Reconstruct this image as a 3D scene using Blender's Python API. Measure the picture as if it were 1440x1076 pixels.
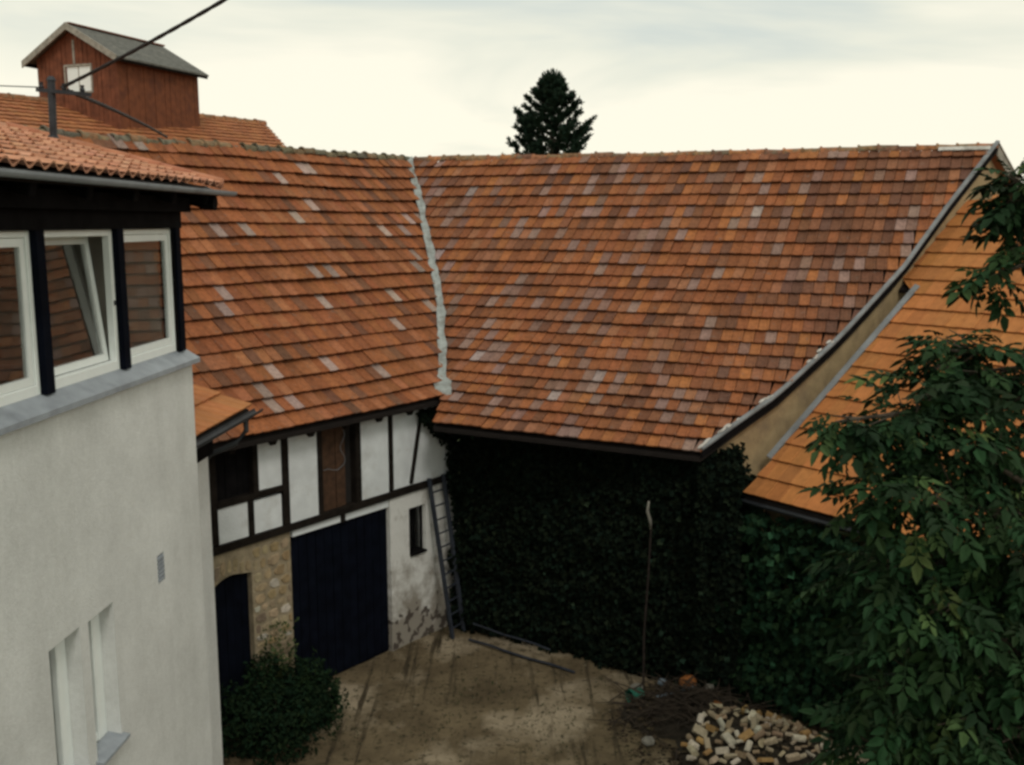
import bpy, math, random
from mathutils import Vector, Matrix, noise
random.seed(7)
for o in list(bpy.data.objects): bpy.data.objects.remove(o)
SC = bpy.context.scene
COL = SC.collection
R = math.radians
V = Vector

# ------------------------------------------------------------------ camera, sky, sun, exposure
cd = bpy.data.cameras.new('camera'); cam = bpy.data.objects.new('camera', cd); COL.objects.link(cam)
cam.location = (0, 0, 7.5); cam.rotation_euler = (R(90 - 9.13), 0, 0)
cd.sensor_width = 36; cd.lens = 35; cd.clip_start = 0.05; cd.clip_end = 3000
SC.camera = cam
SC.view_settings.view_transform = 'Standard'; SC.view_settings.look = 'None'
SC.view_settings.gamma = 1; SC.view_settings.use_curve_mapping = False
SC.view_settings.exposure = 0.0
SC.render.engine = 'CYCLES'
SC.cycles.pixel_filter_type = 'BLACKMAN_HARRIS'; SC.cycles.filter_width = 2.9
SC.cycles.max_bounces = 6; SC.cycles.diffuse_bounces = 3; SC.cycles.transparent_max_bounces = 8

W = bpy.data.worlds.new('World'); SC.world = W; W.use_nodes = True
nt = W.node_tree; N = nt.nodes; Lk = nt.links; N.clear()
out = N.new('ShaderNodeOutputWorld')
sky = N.new('ShaderNodeTexSky'); sky.sky_type = 'NISHITA'; sky.sun_disc = False
sky.sun_elevation = R(48); sky.sun_rotation = R(160)
bg1 = N.new('ShaderNodeBackground'); bg1.inputs[1].default_value = 0.1
Lk.new(sky.outputs[0], bg1.inputs[0])
tc = N.new('ShaderNodeTexCoord'); mp = N.new('ShaderNodeMapping')
mp.inputs['Scale'].default_value = (1.2, 1.2, 6.0); mp.inputs['Location'].default_value = (0.35, 0.1, 0.62)
Lk.new(tc.outputs['Generated'], mp.inputs[0])
nz = N.new('ShaderNodeTexNoise'); nz.inputs['Scale'].default_value = 1.7; nz.inputs['Detail'].default_value = 5
nz.inputs['Roughness'].default_value = 0.5; nz.inputs['Distortion'].default_value = 0.5
Lk.new(mp.outputs[0], nz.inputs[0])
sx = N.new('ShaderNodeSeparateXYZ'); Lk.new(tc.outputs['Generated'], sx.inputs[0])
# cloud deck: pale cream low down, greyer banks higher up
mz = N.new('ShaderNodeMapRange'); mz.inputs[1].default_value = 0.05; mz.inputs[2].default_value = 0.22
mz.inputs[3].default_value = -0.16; mz.inputs[4].default_value = 0.10
Lk.new(sx.outputs[2], mz.inputs[0])
ad = N.new('ShaderNodeMath'); ad.operation = 'ADD'; Lk.new(nz.outputs[0], ad.inputs[0]); Lk.new(mz.outputs[0], ad.inputs[1])
cr = N.new('ShaderNodeValToRGB'); Lk.new(ad.outputs[0], cr.inputs[0])
e = cr.color_ramp.elements
e[0].position = 0.47; e[0].color = (1.06, 1.01, 0.83, 1)
e[1].position = 0.70; e[1].color = (0.66, 0.72, 0.67, 1)
m_ = cr.color_ramp.elements.new(0.57); m_.color = (0.88, 0.88, 0.74, 1)
bg2 = N.new('ShaderNodeBackground'); bg2.inputs[1].default_value = 1.0; Lk.new(cr.outputs[0], bg2.inputs[0])
mx = N.new('ShaderNodeMixShader'); mx.inputs[0].default_value = 0.93
Lk.new(bg1.outputs[0], mx.inputs[1]); Lk.new(bg2.outputs[0], mx.inputs[2]); Lk.new(mx.outputs[0], out.inputs[0])

sd = bpy.data.lights.new('sun', 'SUN'); sd.energy = 0.9; sd.angle = R(14); sd.color = (1.0, 0.95, 0.86)
sun = bpy.data.objects.new('sun', sd); COL.objects.link(sun)
saz, sel = R(160), R(48)           # compass direction (from +Y clockwise) and elevation
sv = V((math.sin(saz) * math.cos(sel), math.cos(saz) * math.cos(sel), math.sin(sel)))
sun.rotation_euler = sv.to_track_quat('Z', 'Y').to_euler(); sun.location = (10, -10, 30)

# ------------------------------------------------------------------ helpers
def AZ(d): return V((math.sin(R(d)), math.cos(R(d)), 0))
Z = V((0, 0, 1))

def new_mat(name):
    m = bpy.data.materials.new(name); m.use_nodes = True
    return m, m.node_tree.nodes, m.node_tree.links, m.node_tree.nodes['Principled BSDF']

def mat(name, col, rough=0.8, var=0.25, scale=6.0, bump=0.15, dirt=None, dscale=1.5, metal=0.0, spec=0.3, dcut=(0.5, 0.7), bscale=None):
    """procedural surface: base colour with two scales of grain, optional stains, fine relief"""
    m, N, L, b = new_mat(name)
    t = N.new('ShaderNodeTexCoord')
    n = N.new('ShaderNodeTexNoise'); n.inputs['Scale'].default_value = scale; n.inputs['Detail'].default_value = 6
    L.new(t.outputs['Object'], n.inputs[0])
    r = N.new('ShaderNodeValToRGB'); L.new(n.outputs[0], r.inputs[0])
    c0 = [max(0, c * (1 - var)) for c in col]; c1 = [min(1, c * (1 + var)) for c in col]
    r.color_ramp.elements[0].position = 0.3; r.color_ramp.elements[0].color = (*c0, 1)
    r.color_ramp.elements[1].position = 0.7; r.color_ramp.elements[1].color = (*c1, 1)
    last = r.outputs[0]
    if dirt:
        n2 = N.new('ShaderNodeTexNoise'); n2.inputs['Scale'].default_value = dscale; n2.inputs['Detail'].default_value = 8
        n2.inputs['Roughness'].default_value = 0.65
        L.new(t.outputs['Object'], n2.inputs[0])
        r2 = N.new('ShaderNodeValToRGB'); L.new(n2.outputs[0], r2.inputs[0])
        r2.color_ramp.elements[0].position = dcut[0]; r2.color_ramp.elements[1].position = dcut[1]
        mxn = N.new('ShaderNodeMixRGB'); L.new(r2.outputs[0], mxn.inputs[0]); L.new(last, mxn.inputs[1])
        mxn.inputs[2].default_value = (*dirt, 1); last = mxn.outputs[0]
    L.new(last, b.inputs['Base Color'])
    b.inputs['Roughness'].default_value = rough; b.inputs['Metallic'].default_value = metal
    b.inputs['Specular IOR Level'].default_value = spec
    if bump:
        n3 = N.new('ShaderNodeTexNoise'); n3.inputs['Scale'].default_value = bscale or scale * 4; n3.inputs['Detail'].default_value = 6
        L.new(t.outputs['Object'], n3.inputs[0])
        bp = N.new('ShaderNodeBump'); bp.inputs['Strength'].default_value = bump; bp.inputs['Distance'].default_value = 0.03
        L.new(n3.outputs[0], bp.inputs['Height']); L.new(bp.outputs[0], b.inputs['Normal'])
    return m

def tint_mat(name, source, rough=0.8, var=0.3, scale=14, spec=0.25, bump=0.2, lichen=None, subsurf=False, lamt=0.62):
    """colour comes from the object colour ('obj') or the mesh colour attribute ('attr'), with grain over it"""
    m, N, L, b = new_mat(name)
    if source == 'obj':
        s = N.new('ShaderNodeObjectInfo'); c = s.outputs['Color']
    else:
        s = N.new('ShaderNodeVertexColor'); s.layer_name = 'tint'; c = s.outputs['Color']
    t = N.new('ShaderNodeNewGeometry')
    n = N.new('ShaderNodeTexNoise'); n.inputs['Scale'].default_value = scale; n.inputs['Detail'].default_value = 5
    L.new(t.outputs['Position'], n.inputs[0])
    mr = N.new('ShaderNodeMapRange'); mr.inputs[1].default_value = 0.3; mr.inputs[2].default_value = 0.7
    mr.inputs[3].default_value = 1 - var; mr.inputs[4].default_value = 1 + var
    L.new(n.outputs[0], mr.inputs[0])
    mu = N.new('ShaderNodeMixRGB'); mu.blend_type = 'MULTIPLY'; mu.inputs[0].default_value = 1
    L.new(c, mu.inputs[1]); L.new(mr.outputs[0], mu.inputs[2]); last = mu.outputs[0]
    if lichen:
        n2 = N.new('ShaderNodeTexNoise'); n2.inputs['Scale'].default_value = 9; n2.inputs['Detail'].default_value = 9
        n2.inputs['Roughness'].default_value = 0.7
        L.new(t.outputs['Position'], n2.inputs[0])
        r2 = N.new('ShaderNodeValToRGB'); L.new(n2.outputs[0], r2.inputs[0])
        r2.color_ramp.elements[0].position = lamt - 0.06; r2.color_ramp.elements[1].position = lamt + 0.05
        r2.color_ramp.elements[1].color = (0.75, 0.75, 0.75, 1)
        mx = N.new('ShaderNodeMixRGB'); L.new(r2.outputs[0], mx.inputs[0]); L.new(last, mx.inputs[1]); mx.inputs[2].default_value = (*lichen, 1)
        last = mx.outputs[0]
    L.new(last, b.inputs['Base Color']); b.inputs['Roughness'].default_value = rough; b.inputs['Specular IOR Level'].default_value = spec
    if bump:
        bp = N.new('ShaderNodeBump'); bp.inputs['Strength'].default_value = bump; bp.inputs['Distance'].default_value = 0.02
        n3 = N.new('ShaderNodeTexNoise'); n3.inputs['Scale'].default_value = 40; L.new(t.outputs['Position'], n3.inputs[0])
        L.new(n3.outputs[0], bp.inputs['Height']); L.new(bp.outputs[0], b.inputs['Normal'])
    return m

class MB:
    def __init__(s): s.v = []; s.f = []; s.c = []
    def add(s, verts, faces, col=None):
        k = len(s.v); s.v += [V(p) for p in verts]; s.f += [tuple(i + k for i in f) for f in faces]
        s.c += [col] * len(faces)
    def box(s, o, a, b, c, col=None):
        """corner o and three edge vectors"""
        o, a, b, c = V(o), V(a), V(b), V(c)
        if a.cross(b).dot(c) < 0: a, b = b, a
        p = [o, o + a, o + a + b, o + b, o + c, o + a + c, o + a + b + c, o + b + c]
        s.add(p, [(0, 3, 2, 1), (4, 5, 6, 7), (0, 1, 5, 4), (1, 2, 6, 5), (2, 3, 7, 6), (3, 0, 4, 7)], col)
    def beam(s, p, q, up, w, h, col=None):
        p, q, up = V(p), V(q), V(up); d = (q - p).normalized(); sd_ = d.cross(up).normalized(); u = sd_.cross(d)
        s.box(p - sd_ * w / 2 - u * h / 2, q - p, sd_ * w, u * h, col)
    def tube(s, pts, r, n=8, cap=True, col=None):
        pts = [V(p) for p in pts]; rr = r if isinstance(r, (list, tuple)) else [r] * len(pts)
        rings = []
        for i, p in enumerate(pts):
            d = (pts[min(i + 1, len(pts) - 1)] - pts[max(i - 1, 0)]).normalized()
            ref = V((0, 0, 1)) if abs(d.z) < 0.9 else V((1, 0, 0))
            a = d.cross(ref).normalized(); b = d.cross(a)
            rings.append([p + (a * math.cos(2 * math.pi * k / n) + b * math.sin(2 * math.pi * k / n)) * rr[i] for k in range(n)])
        vs = [p for q in rings for p in q]; fs = []
        for i in range(len(pts) - 1):
            for k in range(n):
                fs.append((i * n + k, i * n + (k + 1) % n, (i + 1) * n + (k + 1) % n, (i + 1) * n + k))
        if cap: fs.append(tuple(reversed(range(n)))); fs.append(tuple((len(pts) - 1) * n + k for k in range(n)))
        s.add(vs, fs, col)
    def trough(s, pts, r, up=Z, n=7):
        """half-round gutter along pts, open upwards, with wall thickness"""
        pts = [V(p) for p in pts]; d = (pts[-1] - pts[0]).normalized(); sd_ = d.cross(up).normalized()
        vs = []; m = n + 1
        for p in pts:
            for rad in (r, r * 0.88):
                for k in range(m):
                    a = math.pi * k / n; vs.append(p + sd_ * math.cos(a) * rad - V(up) * math.sin(a) * rad)
        fs = []
        for i in range(len(pts) - 1):
            b0 = i * 2 * m; b1 = b0 + 2 * m
            for k in range(n):
                fs.append((b0 + k, b0 + k + 1, b1 + k + 1, b1 + k)); fs.append((b0 + m + k + 1, b0 + m + k, b1 + m + k, b1 + m + k + 1))
            fs.append((b0, b1, b1 + m, b0 + m)); fs.append((b0 + n, b0 + m + n, b1 + m + n, b1 + n))
        for b0 in (0, (len(pts) - 1) * 2 * m):
            for k in range(n): fs.append((b0 + k, b0 + m + k, b0 + m + k + 1, b0 + k + 1))
        s.add(vs, fs)
    def sheet(s, grid, thick=0, nrm=None, col=None):
        """grid[i][j] points -> quads; optional underside at -nrm*thick with closed rim"""
        r, c = len(grid), len(grid[0]); vs = [V(p) for row in grid for p in row]
        fs = [(i * c + j, i * c + j + 1, (i + 1) * c + j + 1, (i + 1) * c + j) for i in range(r - 1) for j in range(c - 1)]
        if thick:
            n0 = len(vs); vs += [p - V(nrm) * thick for p in vs]
            fs += [tuple(reversed([q + n0 for q in f])) for f in list(fs)]
            rim = [(0, j) for j in range(c)] + [(i, c - 1) for i in range(1, r)] + [(r - 1, j) for j in range(c - 2, -1, -1)] + [(i, 0) for i in range(r - 2, 0, -1)]
            ids = [i * c + j for i, j in rim]
            for k in range(len(ids)):
                a, b = ids[k], ids[(k + 1) % len(ids)]; fs.append((b, a, a + n0, b + n0))
        s.add(vs, fs, col)
    def mesh(s, name, mats, off=V((0, 0, 0)), smooth=False):
        me = bpy.data.meshes.new(name); me.from_pydata([tuple(p - off) for p in s.v], [], s.f); me.update()
        for m in (mats if isinstance(mats, (list, tuple)) else [mats]): me.materials.append(m)
        if any(c is not None for c in s.c):
            at = me.color_attributes.new('tint', 'FLOAT_COLOR', 'CORNER')
            buf = []
            for p, c in zip(me.polygons, s.c): buf += list((*(c or (0.5, 0.5, 0.5)), 1.0)) * p.loop_total
            at.data.foreach_set('color', buf)
        if smooth: me.polygons.foreach_set('use_smooth', [True] * len(me.polygons))
        return me
    def build(s, name, mats, parent=None, smooth=False, bevel=0, **tags):
        off = V((0, 0, 0)); p = parent
        while p is not None: off = off + p.location; p = p.parent
        ob = bpy.data.objects.new(name, s.mesh(name, mats, off, smooth)); COL.objects.link(ob)
        if parent: ob.parent = parent
        if bevel:
            bm = ob.modifiers.new('bevel', 'BEVEL'); bm.width = bevel; bm.segments = 1; bm.limit_method = 'ANGLE'
        for k, v in tags.items(): ob[k] = v
        return ob

def thing(name, label, cat, loc, group=None):
    o = bpy.data.objects.new(name, None); COL.objects.link(o); o.location = loc; o.empty_display_size = 0.3
    o['label'] = label; o['category'] = cat
    if group: o['group'] = group
    return o
def world_off(parent):
    off = V((0, 0, 0))
    while parent is not None: off = off + parent.location; parent = parent.parent
    return off
def lerp(a, b, t): return a + (b - a) * t
def interp(tab, x):
    for (x0, y0), (x1, y1) in zip(tab, tab[1:]):
        if x <= x1: return y0 + (y1 - y0) * max(0, (x - x0)) / (x1 - x0)
    return tab[-1][1]
def pnoise(x, y, z=0): return noise.noise(V((x, y, z)))
def project(p):
    """how large a point shows: used only to pick which tiles are nearest"""
    q = V(p) - cam.location; c, s_ = math.cos(R(9.13)), math.sin(R(9.13))
    de = q.y * c - q.z * s_; return 0.5 + q.x / de * 35 / 36, 0.5 - (q.y * s_ + q.z * c) / de * 35 / 26.9, de

# ------------------------------------------------------------------ materials
M = {}
def stucco_mat():
    m, N, L, b = new_mat('white_stucco'); t = N.new('ShaderNodeTexCoord')
    def nz_(sc, det, ro, st=(1, 1, 1)):
        mp_ = N.new('ShaderNodeMapping'); mp_.inputs['Scale'].default_value = st; L.new(t.outputs['Object'], mp_.inputs[0])
        n = N.new('ShaderNodeTexNoise'); n.inputs['Scale'].default_value = sc; n.inputs['Detail'].default_value = det; n.inputs['Roughness'].default_value = ro
        L.new(mp_.outputs[0], n.inputs[0]); return n.outputs[0]
    def ramp(x, p0, p1, c0, c1):
        r = N.new('ShaderNodeValToRGB'); L.new(x, r.inputs[0]); e = r.color_ramp.elements
        e[0].position, e[1].position = p0, p1; e[0].color, e[1].color = (*c0, 1), (*c1, 1); return r.outputs[0]
    base = ramp(nz_(1.1, 7, 0.65), 0.35, 0.7, (0.79, 0.805, 0.80), (0.65, 0.66, 0.655))
    st = ramp(nz_(0.9, 7, 0.7, (1, 1.6, 0.30)), 0.42, 0.78, (1, 1, 1), (0.84, 0.84, 0.83))
    gr = ramp(nz_(22, 6, 0.75), 0.35, 0.7, (1, 1, 1), (0.86, 0.86, 0.85))
    for x in (st, gr):
        k = N.new('ShaderNodeMixRGB'); k.blend_type = 'MULTIPLY'; k.inputs[0].default_value = 1; L.new(base, k.inputs[1]); L.new(x, k.inputs[2]); base = k.outputs[0]
    L.new(base, b.inputs['Base Color']); b.inputs['Roughness'].default_value = 0.95; b.inputs['Specular IOR Level'].default_value = 0.2
    bp = N.new('ShaderNodeBump'); bp.inputs['Strength'].default_value = 0.5; bp.inputs['Distance'].default_value = 0.02
    L.new(nz_(48, 5, 0.75), bp.inputs['Height']); L.new(bp.outputs[0], b.inputs['Normal']); return m
M['stucco'] = stucco_mat()
M['plaster'] = mat('white_limewash', (0.66, 0.69, 0.71), 0.95, 0.08, 4, 0.3, (0.43, 0.42, 0.40), 1.6, bscale=30, dcut=(0.55, 0.8))
M['plaster_old'] = mat('worn_limewash', (0.46, 0.45, 0.42), 0.95, 0.12, 4, 0.5, (0.16, 0.14, 0.11), 2.0, bscale=16, dcut=(0.5, 0.72))
M['ochre'] = mat('ochre_render', (0.34, 0.25, 0.14), 0.95, 0.16, 5, 0.4, (0.22, 0.16, 0.10), 1.7, bscale=40)
M['timber'] = mat('dark_timber', (0.014, 0.011, 0.009), 0.9, 0.4, 9, 0.3, spec=0.08)
M['brown_board'] = mat('brown_boards', (0.060, 0.030, 0.016), 0.85, 0.4, 9, 0.3)
M['navy'] = mat('dark_blue_black_paint', (0.0035, 0.0048, 0.0095), 0.75, 0.35, 5, 0.1, spec=0.04)
M['black_wood'] = mat('black_stained_wood', (0.006, 0.0055, 0.006), 0.85, 0.4, 7, 0.2, spec=0.06)
M['dark'] = mat('dark_inside', (0.015, 0.013, 0.012), 0.95, 0.3, 3, 0)
M['white_paint'] = mat('white_window_paint', (0.84, 0.88, 0.87), 0.5, 0.03, 8, 0.04, spec=0.4)
M['zinc'] = mat('weathered_zinc', (0.30, 0.33, 0.37), 0.55, 0.14, 6, 0.06, (0.20, 0.22, 0.25), 2, spec=0.4)
M['old_zinc'] = mat('dull_grey_strip', (0.20, 0.21, 0.22), 0.75, 0.25, 5, 0.2, (0.10, 0.10, 0.10), 2.5, spec=0.25)
M['gutter'] = mat('dull_zinc_gutter', (0.16, 0.18, 0.20), 0.5, 0.2, 6, 0.05, (0.08, 0.09, 0.10), 3, spec=0.5)
M['dark_gutter'] = mat('dark_gutter', (0.03, 0.034, 0.04), 0.5, 0.3, 6, 0.05, spec=0.4)
M['lead'] = mat('pale_valley_metal', (0.30, 0.325, 0.32), 0.75, 0.25, 7, 0.4, (0.15, 0.145, 0.13), 4)
M['mortar'] = mat('pale_mortar', (0.52, 0.50, 0.47), 0.95, 0.2, 9, 0.5, (0.27, 0.25, 0.22), 4)
M['stone_mortar'] = mat('sandy_joint_mortar', (0.30, 0.245, 0.165), 0.95, 0.25, 7, 0.5, (0.17, 0.14, 0.09), 3)
M['deck'] = mat('roof_battens', (0.010, 0.007, 0.006), 0.9, 0.3, 6, 0.1)
M['back_roof'] = mat('far_slope_tiles', (0.30, 0.12, 0.055), 0.85, 0.3, 3, 0.4)
M['room'] = mat('room_plaster', (0.55, 0.51, 0.45), 0.9, 0.2, 2, 0.05)
M['plank_red'] = mat('red_brown_planks', (0.165, 0.055, 0.028), 0.85, 0.35, 5, 0.3, (0.30, 0.13, 0.08), 3, dcut=(0.6, 0.85))
M['plank_side'] = mat('rust_brown_side', (0.15, 0.050, 0.022), 0.85, 0.25, 6, 0.3, (0.10, 0.035, 0.02), 2)
M['felt'] = mat('grey_roofing', (0.115, 0.115, 0.105), 0.9, 0.3, 9, 0.4, (0.30, 0.29, 0.25), 3, dcut=(0.55, 0.8))
M['grey_wood'] = mat('weathered_grey_wood', (0.30, 0.28, 0.24), 0.9, 0.25, 9, 0.3)
M['steel'] = mat('dark_steel', (0.035, 0.038, 0.045), 0.55, 0.3, 9, 0.1, metal=0.3)
M['cable'] = mat('black_cable', (0.018, 0.016, 0.017), 0.7, 0.3, 20, 0.1)
M['bark'] = mat('grey_bark', (0.075, 0.06, 0.045), 0.95, 0.4, 9, 0.6)
M['ladder'] = mat('bluish_metal', (0.032, 0.038, 0.052), 0.5, 0.25, 9, 0.1, metal=0.2)
M['pole'] = mat('rusty_brown_pole', (0.020, 0.014, 0.012), 0.9, 0.4, 12, 0.3)
M['pale'] = mat('pale_wood', (0.20, 0.19, 0.165), 0.85, 0.2, 12, 0.3)
M['soil'] = mat('dark_soil', (0.03, 0.024, 0.017), 0.95, 0.4, 5, 0.5)
M['stick'] = mat('dark_sticks', (0.035, 0.026, 0.019), 0.95, 0.4, 9, 0.3)
M['green_plastic'] = mat('green_plastic', (0.03, 0.16, 0.11), 0.5, 0.15, 6, 0.05)
M['orange_clay'] = mat('orange_clay', (0.30, 0.11, 0.03), 0.85, 0.2, 7, 0.2)
M['blue_grey'] = mat('blue_grey_paint', (0.16, 0.20, 0.24), 0.7, 0.2, 7, 0.1)
M['tile_obj'] = tint_mat('clay_tile', 'obj', 0.82, 0.22, 16, lichen=(0.15, 0.12, 0.10), lamt=0.645)
M['tile_attr'] = tint_mat('clay_tile_mass', 'attr', 0.82, 0.22, 16, lichen=(0.15, 0.12, 0.10), lamt=0.645)
M['tile_new_obj'] = tint_mat('new_clay_tile', 'obj', 0.8, 0.12, 9)
M['tile_new_attr'] = tint_mat('new_clay_tile_mass', 'attr', 0.8, 0.12, 9)
M['ridge_obj'] = tint_mat('mossy_ridge_tile', 'obj', 0.95, 0.45, 12, bump=0.6, lichen=(0.17, 0.16, 0.11), lamt=0.55)
M['stone_obj'] = tint_mat('rubble_stone', 'obj', 0.95, 0.25, 12, bump=0.6)
M['log_end'] = tint_mat('cut_wood', 'obj', 0.85, 0.2, 25, bump=0.2)
M['leaf_attr'] = tint_mat('leaf_mass', 'attr', 0.65, 0.2, 9, spec=0.13, bump=0)
M['dull_leaf'] = tint_mat('dull_leaf_mass', 'attr', 0.85, 0.2, 9, spec=0.05, bump=0)
M['leaf_obj'] = tint_mat('leaf_single', 'obj', 0.65, 0.2, 9, spec=0.13, bump=0)

def glass_mat(name, ior):
    m, N, L, b = new_mat(name)
    b.inputs['Base Color'].default_value = (0.93, 0.95, 0.94, 1); b.inputs['Roughness'].default_value = 0.0
    b.inputs['Transmission Weight'].default_value = 1.0; b.inputs['IOR'].default_value = ior
    return m
M['glass'] = glass_mat('window_glass', 1.52)

def ground_mat():
    m, N, L, b = new_mat('trodden_earth')
    t = N.new('ShaderNodeTexCoord')
    def nzz(sc, det, ro=0.6):
        n = N.new('ShaderNodeTexNoise'); n.inputs['Scale'].default_value = sc; n.inputs['Detail'].default_value = det
        n.inputs['Roughness'].default_value = ro; L.new(t.outputs['Object'], n.inputs[0]); return n.outputs[0]
    def ramp(x, a, b_, ca=(0, 0, 0, 1), cb=(1, 1, 1, 1)):
        r = N.new('ShaderNodeValToRGB'); L.new(x, r.inputs[0]); r.color_ramp.elements[0].position = a; r.color_ramp.elements[1].position = b_
        r.color_ramp.elements[0].color = ca; r.color_ramp.elements[1].color = cb; return r.outputs[0]
    def mix(f, c1, c2):
        x = N.new('ShaderNodeMixRGB'); L.new(f, x.inputs[0])
        for i, c in ((1, c1), (2, c2)):
            if isinstance(c, tuple): x.inputs[i].default_value = c
            else: L.new(c, x.inputs[i])
        return x.outputs[0]
    base = ramp(nzz(1.3, 8), 0.3, 0.7, (0.082, 0.061, 0.036, 1), (0.185, 0.142, 0.086, 1))
    pale = mix(ramp(nzz(0.55, 6), 0.50, 0.64), base, (0.33, 0.27, 0.19, 1))
    mp_ = N.new('ShaderNodeMapping'); mp_.inputs['Rotation'].default_value = (0, 0, R(12)); mp_.inputs['Scale'].default_value = (3.4, 0.22, 1); L.new(t.outputs['Object'], mp_.inputs[0])
    sn = N.new('ShaderNodeTexNoise'); sn.inputs['Scale'].default_value = 1.6; sn.inputs['Detail'].default_value = 7; sn.inputs['Roughness'].default_value = 0.7; L.new(mp_.outputs[0], sn.inputs[0])
    pale = mix(ramp(sn.outputs[0], 0.54, 0.64), pale, (0.055, 0.042, 0.026, 1))
    weeds = mix(ramp(nzz(9, 9, 0.75), 0.54, 0.62), pale, (0.028, 0.026, 0.014, 1))
    L.new(weeds, b.inputs['Base Color']); b.inputs['Roughness'].default_value = 0.95; b.inputs['Specular IOR Level'].default_value = 0.15
    bp = N.new('ShaderNodeBump'); bp.inputs['Strength'].default_value = 0.8; bp.inputs['Distance'].default_value = 0.05
    L.new(nzz(7, 9, 0.7), bp.inputs['Height']); L.new(bp.outputs[0], b.inputs['Normal'])
    return m
M['ground'] = ground_mat()
M['far_ground'] = mat('far_fields', (0.06, 0.075, 0.03), 0.95, 0.3, 0.05, 0)

# ------------------------------------------------------------------ ground
g = MB()
xs = [-14 + 0.25 * i for i in range(105)]; ys = [2 + 0.25 * i for i in range(73)]
g.sheet([[V((x, y, 0.035 * pnoise(x * 0.7, y * 0.7, 3) + 0.018 * pnoise(x * 2.3, y * 2.3, 9))) for x in xs] for y in ys])
g.build('courtyard_ground', M['ground'], smooth=True, kind='structure')
g = MB(); g.add([(-1500, -1500, -0.12), (1500, -1500, -0.12), (1500, 2500, -0.12), (-1500, 2500, -0.12)], [(0, 1, 2, 3)])
g.build('ground', M['far_ground'], kind='structure')

# ------------------------------------------------------------------ roof tiling
def flat_tile_profile(w):      # interlocking tile: shallow pan with a raised roll on one side
    return [(0.02, 0.002), (0.12, 0.010), (0.30, 0.0), (0.70, 0.001), (0.86, 0.014), (0.982, 0.006)]
def pan_profile(w):            # pantile: S-shaped
    return [(k / 8, 0.026 * math.cos(2 * math.pi * (k / 8) - 0.6) + 0.026) for k in range(9)]
def smooth_tile_profile(w):
    return [(0.0, 0.0), (0.08, 0.010), (0.22, 0.002), (0.78, 0.002), (0.92, 0.012), (1.0, 0.004)]

def tile_local(prof, w, ln, over, lift, thick):
    """verts in (fraction across, fraction up the row, height) and faces"""
    m = len(prof); vs = []
    for y, z0 in ((0.0, lift), (over, 0.006)):
        for x, h in prof: vs.append((x, y, z0 + h))
    for x, h in prof: vs.append((x, 0.0, lift + h - thick))
    for x, h in (prof[0], prof[-1]): vs.append((x, over, 0.006 + h - thick))
    fs = []
    for k in range(m - 1):
        fs.append((k, k + 1, m + k + 1, m + k)); fs.append((2 * m + k, 2 * m + k + 1, k + 1, k))
    fs.append((2 * m, 3 * m, 3 * m + 1, 3 * m - 1))
    fs.append((0, m, 3 * m, 2 * m)); fs.append((3 * m - 1, 3 * m + 1, 2 * m - 1, m - 1))
    return vs, fs

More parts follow.
